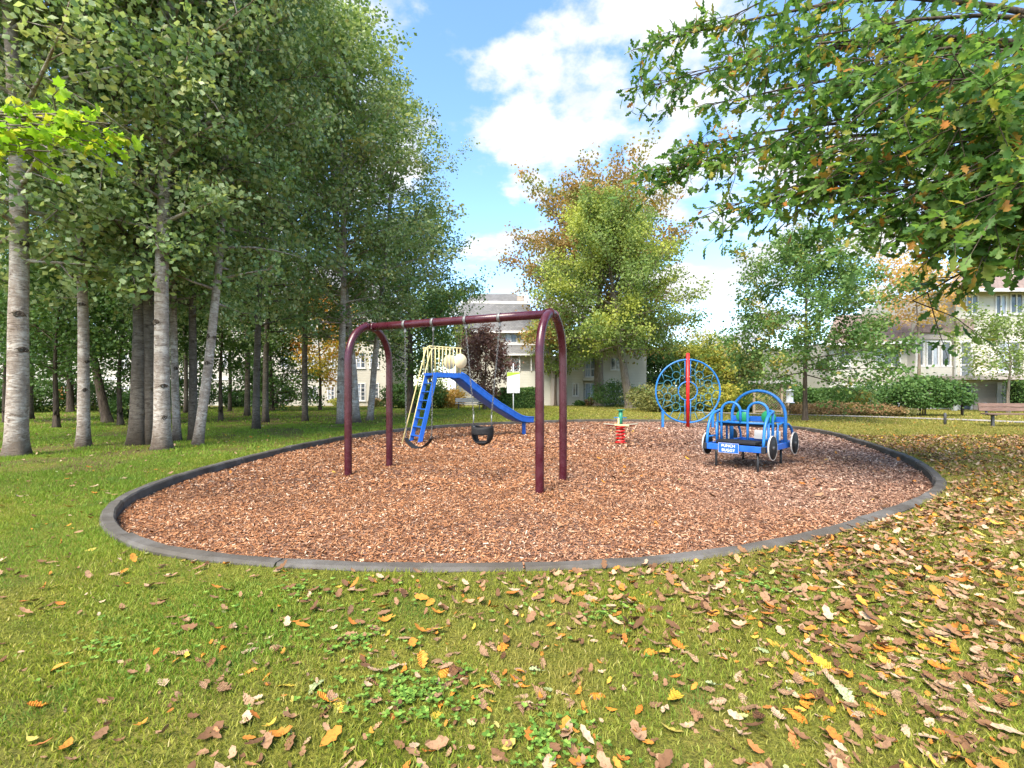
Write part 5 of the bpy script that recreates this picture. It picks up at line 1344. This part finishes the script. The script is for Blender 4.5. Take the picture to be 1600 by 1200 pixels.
# ------------------------------------------------------------------ lattice screen and white fixture
ls = empty('lattice_screen', (at(1205, 640, 27).x, 27, LAWN_Z), R(2), 'tan wooden lattice screen with little roof behind the play car', 'screen')
lw, lh = 2.05, 1.75
for x in (-lw / 2, 0.62, lw / 2): MB().box((x, 0, lh / 2), (0.11, 0.11, lh)).build('post', M_LATTICE, ls, 0.008)
MB().box((0, 0, lh + 0.09), (lw + 0.4, 0.5, 0.16)).build('cap_board', M_GREYWOOD, ls, 0.01)
MB().box((0, 0.0, 0.14), (lw, 0.05, 0.1)).build('bottom_board', M_LATTICE, ls, 0.004)
lat = MB()
for sgn in (-1, 1):
    for k in range(-14, 28):
        x0 = -lw / 2 + k * 0.15; z0, z1 = 0.2, lh - 0.02
        x1 = x0 + sgn * (z1 - z0)
        a, b2 = Vector((x0, 0.012 * sgn, z0)), Vector((x1, 0.012 * sgn, z1))
        t0_, t1_ = 0.0, 1.0
        for lim in (-lw / 2, lw / 2):
            if abs(x1 - x0) > 1e-6:
                t_ = (lim - x0) / (x1 - x0)
                if (x0 < -lw / 2 and lim == -lw / 2) or (x0 > lw / 2 and lim == lw / 2): t0_ = max(t0_, t_)
                if (x1 < -lw / 2 and lim == -lw / 2) or (x1 > lw / 2 and lim == lw / 2): t1_ = min(t1_, t_)
        if t1_ - t0_ > 0.03 and t0_ < 1 and t1_ > 0: lat.bar(a.lerp(b2, t0_), a.lerp(b2, t1_), 0.01, 0.032, (0, 1, 0))
lo = lat.build('lattice', M_LATTICE, ls); lo['kind'] = 'stuff'
wf = empty('garden_light', (at(1234, 640, 25.5).x, 25.5, LAWN_Z), 0, 'white cylindrical fixture on a thin dark post left of the young tree', 'light fixture')
MB().tube([(0, 0, -0.1), (0, 0, 0.68)], 0.02, 8).build('post', M_GREYMETAL, wf)
MB().lathe([(0.0, 0.66), (0.24, 0.66), (0.24, 0.70), (0.17, 0.72), (0.17, 1.30), (0.20, 1.32), (0.20, 1.36), (0.0, 1.42)], (0, 0, 0), 20).build('body', M_WHITE, wf)

# ------------------------------------------------------------------ grass
m, nt, out = new_mat('grass_blades'); M_GRASS = m
pv = wcoords(nt)
t = attr(nt, 'tint')
c = ramp(nt, t, [(0.0, (0.090, 0.135, 0.014)), (0.4, (0.21, 0.255, 0.024)), (0.72, (0.34, 0.355, 0.045)), (0.92, (0.46, 0.41, 0.11)), (1.0, (0.55, 0.46, 0.22))])
big = noise(nt, pv, 0.7, 4, 0.6)
sepg = N(nt, 'ShaderNodeSeparateXYZ'); nt.links.new(wcoords(nt), sepg.inputs[0])
dry = mathn(nt, 'ADD', big, mathn(nt, 'MULTIPLY', sepg.outputs[0], 0.018))     # drier and browner under the oak on the right
c = mixc(nt, ramp(nt, dry, [(0.42, 0.0), (0.64, 0.75)]), c, mixc(nt, t, (0.19, 0.155, 0.035), (0.42, 0.34, 0.11)))
lush = mathn(nt, 'SUBTRACT', noise(nt, wcoords(nt, loc=(11, 3, 0)), 0.5, 4, 0.6), mathn(nt, 'MULTIPLY', sepg.outputs[0], 0.03))
c = mixc(nt, ramp(nt, lush, [(0.52, 0.0), (0.68, 0.85)]), c, mixc(nt, t, (0.10, 0.18, 0.018), (0.25, 0.37, 0.045)))
cl = noise(nt, wcoords(nt, loc=(4, 9, 0)), 1.6, 4, 0.6)
c = mixc(nt, ramp(nt, cl, [(0.58, 0.0), (0.68, 0.7)]), c, (0.085, 0.190, 0.032))
p = N(nt, 'ShaderNodeBsdfPrincipled'); nt.links.new(c, p.inputs['Base Color']); setin(p, Roughness=0.6); p.inputs['Specular IOR Level'].default_value = 0.2
tr = N(nt, 'ShaderNodeBsdfTranslucent'); nt.links.new(mixc(nt, 1.0, c, (1.15, 1.2, 0.7), 'MULTIPLY'), tr.inputs[0])
mx = N(nt, 'ShaderNodeMixShader'); mx.inputs[0].default_value = 0.35
nt.links.new(p.outputs[0], mx.inputs[1]); nt.links.new(tr.outputs[0], mx.inputs[2]); nt.links.new(mx.outputs[0], out.inputs[0])

def scatter(y0, y1, dens, slope=1.32, extra=0.8):
    A = slope * (y1 * y1 - y0 * y0) + 2 * extra * (y1 - y0)
    n_ = int(A * dens)
    yy = np.sqrt(rng.uniform(y0 * y0, y1 * y1, n_)); xx = rng.uniform(-1, 1, n_) * (slope * yy + extra)
    return xx, yy
def blades(x, y, h, w, two=True):
    n_ = len(x); a = rng.uniform(0, 2 * PI, n_); ld = rng.uniform(0, 2 * PI, n_)
    clump = 0.75 + 0.5 * np.clip(und(x * 2.1 + 5, y * 2.3) + 0.5, 0, 1)
    hh = h * rng.uniform(0.55, 1.35, n_) * clump; ww = w * rng.uniform(0.7, 1.3, n_)
    sx, sy = np.cos(a) * ww / 2, np.sin(a) * ww / 2
    lx, ly = np.cos(ld) * hh * rng.uniform(0.2, 0.9, n_), np.sin(ld) * hh * rng.uniform(0.2, 0.9, n_)
    z = lawn_z(x, y) - 0.006
    tint = np.clip(rng.normal(0.45, 0.24, n_), 0, 1)
    if two:
        V = np.stack([np.stack([x - sx, y - sy, z], -1), np.stack([x + sx, y + sy, z], -1),
                      np.stack([x - sx * .8 + lx * .35, y - sy * .8 + ly * .35, z + hh * .6], -1), np.stack([x + sx * .8 + lx * .35, y + sy * .8 + ly * .35, z + hh * .6], -1),
                      np.stack([x + lx, y + ly, z + hh * 0.92], -1)], 1)
        F = np.array([(0, 1, 3), (0, 3, 2), (2, 3, 4)]); k = 5
    else:
        V = np.stack([np.stack([x - sx, y - sy, z], -1), np.stack([x + sx, y + sy, z], -1), np.stack([x + lx, y + ly, z + hh], -1)], 1)
        F = np.array([(0, 1, 2)]); k = 3
    F = (np.arange(n_)[:, None, None] * k + F[None]).reshape(-1, 3)
    return V.reshape(-1, 3), F, np.repeat(tint, k)
vv, ff, tt, base_i = [], [], [], 0
for (y0, y1, dn, h, w, two) in ((1.25, 2.9, 10000, 0.026, 0.0047, True), (2.9, 5.0, 5600, 0.030, 0.0066, False), (5.0, 9.0, 2300, 0.044, 0.010, False), (9.0, 18.0, 520, 0.05, 0.021, False), (18, 40, 60, 0.06, 0.055, False)):
    x, y = scatter(y0, y1, dn)
    k = outside_kerb(x, y, -0.012) & ~((x < -5.2) & (y > 7) & (und(x * 1.1 + 2, y * 0.9 + 1) > 0.12) & (rng.uniform(0, 1, len(x)) < 0.75)); x, y = x[k], y[k]
    V, F, T2_ = blades(x, y, h, w, two)
    vv.append(V); ff.append(F + base_i); tt.append(T2_); base_i += len(V)
gr = link('grass', np_mesh('grass', np.vstack(vv), np.vstack(ff), {'tint': np.concatenate(tt)}), M_GRASS)
tag(gr, 'short green lawn grass around the playground', 'grass', kind='stuff')

# ------------------------------------------------------------------ wood chips
m, nt, out = new_mat('wood_chips'); M_CHIP = m
t = attr(nt, 'tint')
c = ramp(nt, t, [(0.0, (0.075, 0.032, 0.016)), (0.25, (0.20, 0.080, 0.034)), (0.55, (0.34, 0.152, 0.066)), (0.82, (0.46, 0.255, 0.135)), (1.0, (0.60, 0.45, 0.32))])
# older greyed chips on the right and at the back, redder chips where feet have turned them
sep = N(nt, 'ShaderNodeSeparateXYZ'); nt.links.new(wcoords(nt), sep.inputs[0])
gx = mathn(nt, 'ADD', mathn(nt, 'MULTIPLY', sep.outputs[0], 0.07), mathn(nt, 'MULTIPLY', noise(nt, wcoords(nt), 0.4, 4, 0.6), 0.9))
c = mixc(nt, ramp(nt, gx, [(0.45, 0.0), (0.95, 0.5)]), c, mixc(nt, t, (0.075, 0.055, 0.055), (0.52, 0.42, 0.37)))
dmp = ramp(nt, noise(nt, wcoords(nt, loc=(2, 5, 0)), 0.9, 5, 0.65), [(0.50, 0.0), (0.68, 0.55)])
c = mixc(nt, dmp, c, mixc(nt, 0.6, c, (0.07, 0.035, 0.022)))
principled(nt, out, c, 0.85, 0.15)
vv, ff, tt, base_i = [], [], [], 0
for (y0, y1, dn, ln, wd) in ((3.1, 6.0, 3900, 0.031, 0.0085), (6.0, 10.5, 1500, 0.042, 0.014), (10.5, 20.8, 330, 0.068, 0.028)):
    x, y = scatter(y0, y1, dn, 1.2, 0.3)
    k = inside_bed(x, y, 0.02); x, y = x[k], y[k]; n_ = len(x)
    a = rng.uniform(0, 2 * PI, n_); pit = rng.normal(0, 0.34, n_); roll = rng.normal(0, 0.45, n_)
    L = ln * rng.uniform(0.45, 1.5, n_); Wd = wd * rng.uniform(0.5, 1.5, n_)
    ax = np.stack([np.cos(a) * np.cos(pit), np.sin(a) * np.cos(pit), np.sin(pit)], -1)
    sd = np.stack([-np.sin(a) * np.cos(roll), np.cos(a) * np.cos(roll), np.sin(roll)], -1)
    c0 = np.stack([x, y, bed_z(x, y) + rng.uniform(0.002, 0.020, n_)], -1)
    up = np.cross(ax, sd)
    V = np.stack([c0 - ax * L[:, None] / 2 - sd * Wd[:, None] / 2, c0 + ax * L[:, None] / 2 - sd * Wd[:, None] * 0.3, c0 + ax * L[:, None] * 0.42 + sd * Wd[:, None] / 2 + up * Wd[:, None] * 0.2, c0 - ax * L[:, None] / 2 + sd * Wd[:, None] * 0.35], 1)
    F = (np.arange(n_)[:, None, None] * 4 + np.array([(0, 1, 2), (0, 2, 3)])[None]).reshape(-1, 3)
    vv.append(V.reshape(-1, 3)); ff.append(F + base_i); tt.append(np.repeat(np.clip(rng.normal(0.5, 0.26, n_), 0, 1), 4)); base_i += n_ * 4
chips = link('wood_chips', np_mesh('wood_chips', np.vstack(vv), np.vstack(ff), {'tint': np.concatenate(tt)}), M_CHIP)
tag(chips, 'reddish brown wood chips filling the playground bed', 'mulch', kind='stuff')

# ------------------------------------------------------------------ fallen leaves
LCOL = {'tan': [(0.0, (0.19, 0.105, 0.052)), (0.5, (0.33, 0.205, 0.115)), (1.0, (0.50, 0.37, 0.24))], 'brown': [(0.0, (0.080, 0.038, 0.018)), (0.6, (0.18, 0.088, 0.040)), (1.0, (0.28, 0.155, 0.080))],
        'orange': [(0.0, (0.46, 0.14, 0.02)), (0.6, (0.62, 0.24, 0.03)), (1.0, (0.62, 0.34, 0.08))], 'yellow': [(0.0, (0.46, 0.28, 0.02)), (1.0, (0.58, 0.44, 0.07))], 'pale green': [(0.0, (0.27, 0.34, 0.14)), (1.0, (0.42, 0.46, 0.26))]}
LM = {}
for k_, st in LCOL.items():
    m, nt, out = new_mat('fallen_leaf_' + k_.replace(' ', '_')); LM[k_] = m
    oi = N(nt, 'ShaderNodeObjectInfo')
    n1 = noise(nt, coords(nt), 9, 4)
    wn_ = noise(nt, wcoords(nt), 55, 4, 0.65)
    f = mathn(nt, 'ADD', mathn(nt, 'MULTIPLY', oi.outputs['Random'], 0.75), mathn(nt, 'MULTIPLY', mathn(nt, 'SUBTRACT', wn_, 0.35), 0.9))
    cc = ramp(nt, f, st)
    blot = ramp(nt, noise(nt, wcoords(nt, loc=(3, 1, 0)), 90, 4, 0.7), [(0.50, 0.0), (0.66, 0.75)])
    cc = mixc(nt, blot, cc, mixc(nt, 0.75, cc, (0.06, 0.03, 0.015)))
    vein = N(nt, 'ShaderNodeTexWave', wave_type='BANDS', bands_direction='DIAGONAL'); setin(vein, Scale=4.0, Distortion=2.0); nt.links.new(coords(nt), vein.inputs['Vector'])
    principled(nt, out, cc, 0.75, 0.15, 0.0, vein.outputs[0], 0.02, 0.5)
m, nt, out = new_mat('leaf_litter'); M_LITTER = m
t = attr(nt, 'tint')
cc = ramp(nt, t, [(0.0, (0.080, 0.040, 0.020)), (0.22, (0.20, 0.105, 0.052)), (0.58, (0.29, 0.175, 0.098)), (0.76, (0.47, 0.34, 0.22)), (0.80, (0.36, 0.12, 0.025)), (0.95, (0.46, 0.20, 0.03)), (0.985, (0.50, 0.36, 0.05)), (1.0, (0.30, 0.34, 0.15))])
cc = mixc(nt, ramp(nt, noise(nt, wcoords(nt), 70, 4, 0.7), [(0.48, 0.0), (0.66, 0.7)]), cc, mixc(nt, 0.7, cc, (0.06, 0.03, 0.015)))
principled(nt, out, cc, 0.8, 0.15)
def leaf_variant(seed):
    r = np.random.default_rng(seed)
    tv, tf = OAKLEAF
    c1, c2, tw, c3 = r.uniform(-0.3, 1.1), r.uniform(-0.4, 2.6), r.uniform(-0.9, 0.9), r.uniform(-0.35, 0.35)
    wsc = r.uniform(0.75, 1.2)
    vs = []
    for (x, y, z) in tv:
        y *= wsc * (1 + r.uniform(-0.12, 0.12)); xx = x - 0.4
        vs.append((xx, y + c3 * xx * xx, 0.02 + c1 * xx * xx * 0.7 + c2 * y * y + tw * xx * y + r.uniform(-0.025, 0.025)))
    mb = MB(); mb.raw(vs, tf, False); return mb.mesh('fallen_leaf')
LV = {k_: [] for k_ in LCOL}
for i, k_ in enumerate(LCOL):
    for j in range(5):
        me = leaf_variant(200 + 7 * i + j); me.materials.append(LM[k_]); LV[k_].append(me)
def lf_density(x, y):
    base = 1 / (1 + np.exp(-(x - 0.1 * y - 0.35) * 1.15))
    return np.clip(0.06 + 1.0 * base, 0, 1.2) * (0.55 + 0.9 * np.clip(und(x * 1.9 + 3, y * 2.1 + 1) + 0.5, 0, 1))
x, y = scatter(1.3, 13.0, 430, 1.28, 0.8)
keep = outside_kerb(x, y, 0.03) & (rng.uniform(0, 1.35, len(x)) < lf_density(x, y) * np.where(y > 6, np.clip((x - 1.5) * 0.25, 0.05, 1.0), 1))
x, y = x[keep], y[keep]
inview = (np.abs(x) < 1.12 * y) & (y > 1.7)
o_ = np.argsort(np.where(inview, y, 999)); x, y = x[o_], y[o_]
NL = 300
kinds = ['tan', 'brown', 'orange', 'yellow', 'pale green']; pk = [0.50, 0.24, 0.20, 0.04, 0.02]
for i in range(min(NL, len(x))):
    k_ = random.choices(kinds, pk)[0]
    o = bpy.data.objects.new('fallen_leaf', random.choice(LV[k_])); COL.objects.link(o)
    o.location = (x[i], y[i], float(lawn_z(x[i], y[i])) + random.uniform(0.006, 0.020))
    o.rotation_euler = (random.gauss(0, 0.22), random.gauss(0, 0.22) + (PI if random.random() < 0.35 else 0), random.uniform(0, 2 * PI))
    s_ = random.choice((random.uniform(0.032, 0.066), random.uniform(0.055, 0.10))); o.scale = (s_, s_, s_)
    rel = x[i] / y[i]
    zone = 'far left of front lawn' if rel < -0.7 else 'left half of front lawn' if rel < -0.15 else 'middle of front lawn' if rel < 0.25 else 'right half of front lawn' if rel < 0.7 else 'far right of front lawn'
    dep = 'nearest the camera' if y[i] < 1.85 else 'midway to the kerb' if y[i] < 2.1 else 'towards the kerb'
    siz = 'small' if s_ < 0.055 else 'large'
    tag(o, f'{siz} {k_} fallen oak leaf, {zone}, {dep}', 'leaf', k_ + ' fallen leaves on the front lawn')
def litter(name, label, x, y, z, size, seed, tmpl=LITTERLEAF, tint_shift=0.0):
    r = np.random.default_rng(seed); n_ = len(x)
    P = np.stack([x, y, z], -1); a = r.uniform(0, 2 * PI, n_)
    ax = np.stack([np.cos(a), np.sin(a), r.normal(0, 0.25, n_)], -1); nr_ = np.stack([r.normal(0, 0.35, n_), r.normal(0, 0.35, n_), np.ones(n_)], -1)
    o = link(name, leaves_mesh(name, P, ax, nr_, size * r.uniform(0.6, 1.3, n_), tmpl, np.clip(r.uniform(0, 1, n_) + tint_shift, 0, 1), curl=r.uniform(-0.3, 1.3, n_)), M_LITTER)
    return tag(o, label, 'leaves', kind='stuff')
xr, yr = x[NL:], y[NL:]
x2, y2 = scatter(13, 26, 9, 1.28, 0.8); k = outside_kerb(x2, y2, 0.05) & (x2 > 6) & (rng.uniform(0, 1, len(x2)) < 0.8); 
x3, y3 = scatter(6, 26, 7, 1.28, 0.8); k3 = outside_kerb(x3, y3, 0.05) & (x3 < -1) & (rng.uniform(0, 1, len(x3)) < np.where(x3 < -5.2, 0.6, 0.10))
# small crumbs and bits of leaf worked into the turf
x4, y4 = scatter(1.3, 7.5, 480, 1.28, 0.8); k4 = outside_kerb(x4, y4, 0.03) & (rng.uniform(0, 1.2, len(x4)) < lf_density(x4, y4))
xa, ya = np.concatenate([xr, x2[k], x3[k3]]), np.concatenate([yr, y2[k], y3[k3]])
litter('leaf_litter', 'scattered fallen oak leaves further off on the lawn', xa, ya, lawn_z(xa, ya) + 0.016, 0.07, 5)
litter('leaf_crumbs', 'small leaf fragments worked into the front lawn', x4[k4], y4[k4], lawn_z(x4[k4], y4[k4]) + 0.012, 0.036, 6)
x5, y5 = scatter(3.1, 18, 8.0, 1.2, 0.3); k5 = inside_bed(x5, y5, 0.03) & (rng.uniform(0, 1, len(x5)) < np.clip(0.2 + 0.2 * x5, 0.05, 1.0) * np.clip(1.4 - y5 / 14, 0.15, 1))
litter('bed_leaves', 'fallen oak leaves scattered over the wood chips', x5[k5], y5[k5], bed_z(x5[k5], y5[k5]) + 0.028, 0.085, 8)

# ------------------------------------------------------------------ clover and weeds in the turf
m, nt, out = new_mat('clover_leaves'); M_CLOVER = m
t = attr(nt, 'tint')
principled(nt, out, ramp(nt, t, [(0.0, (0.050, 0.11, 0.014)), (0.6, (0.105, 0.20, 0.026)), (1.0, (0.19, 0.29, 0.05))]), 0.6, 0.2)
cp = []
for cx, cy, cr, cn in ((-0.40, 1.83, 0.17, 260), (-0.75, 2.25, 0.15, 90), (1.55, 2.9, 0.2, 110), (-1.9, 2.2, 0.2, 90), (0.5, 2.5, 0.2, 90), (-1.3, 2.8, 0.22, 110), (0.1, 1.6, 0.13, 110)):
    a_ = rng.uniform(0, 2 * PI, cn); r_ = np.abs(rng.normal(0, cr, cn))
    cp.append(np.stack([cx + r_ * np.cos(a_) * 1.5, cy + r_ * np.sin(a_)], -1))
cp = np.vstack(cp); cp = cp[outside_kerb(cp[:, 0], cp[:, 1], 0.02)]
cp = np.repeat(cp, 3, 0); nC = len(cp); aC = np.tile([0, 2.09, 4.19], nC // 3) + np.repeat(rng.uniform(0, 6, nC // 3), 3)
PC = np.column_stack([cp, lawn_z(cp[:, 0], cp[:, 1]) + 0.012 + np.repeat(rng.uniform(0, 0.014, nC // 3), 3)])
clover = link('clover', leaves_mesh('clover', PC, np.stack([np.cos(aC), np.sin(aC), np.full(nC, 0.25)], -1), np.tile([0.0, 0.0, 1.0], (nC, 1)) + rng.normal(0, 0.2, (nC, 3)), np.repeat(rng.uniform(0.010, 0.020, nC // 3), 3), LEAF6, rng.uniform(0, 1, nC)), M_CLOVER)
tag(clover, 'dark green clover patches growing in the front lawn', 'clover', kind='stuff')
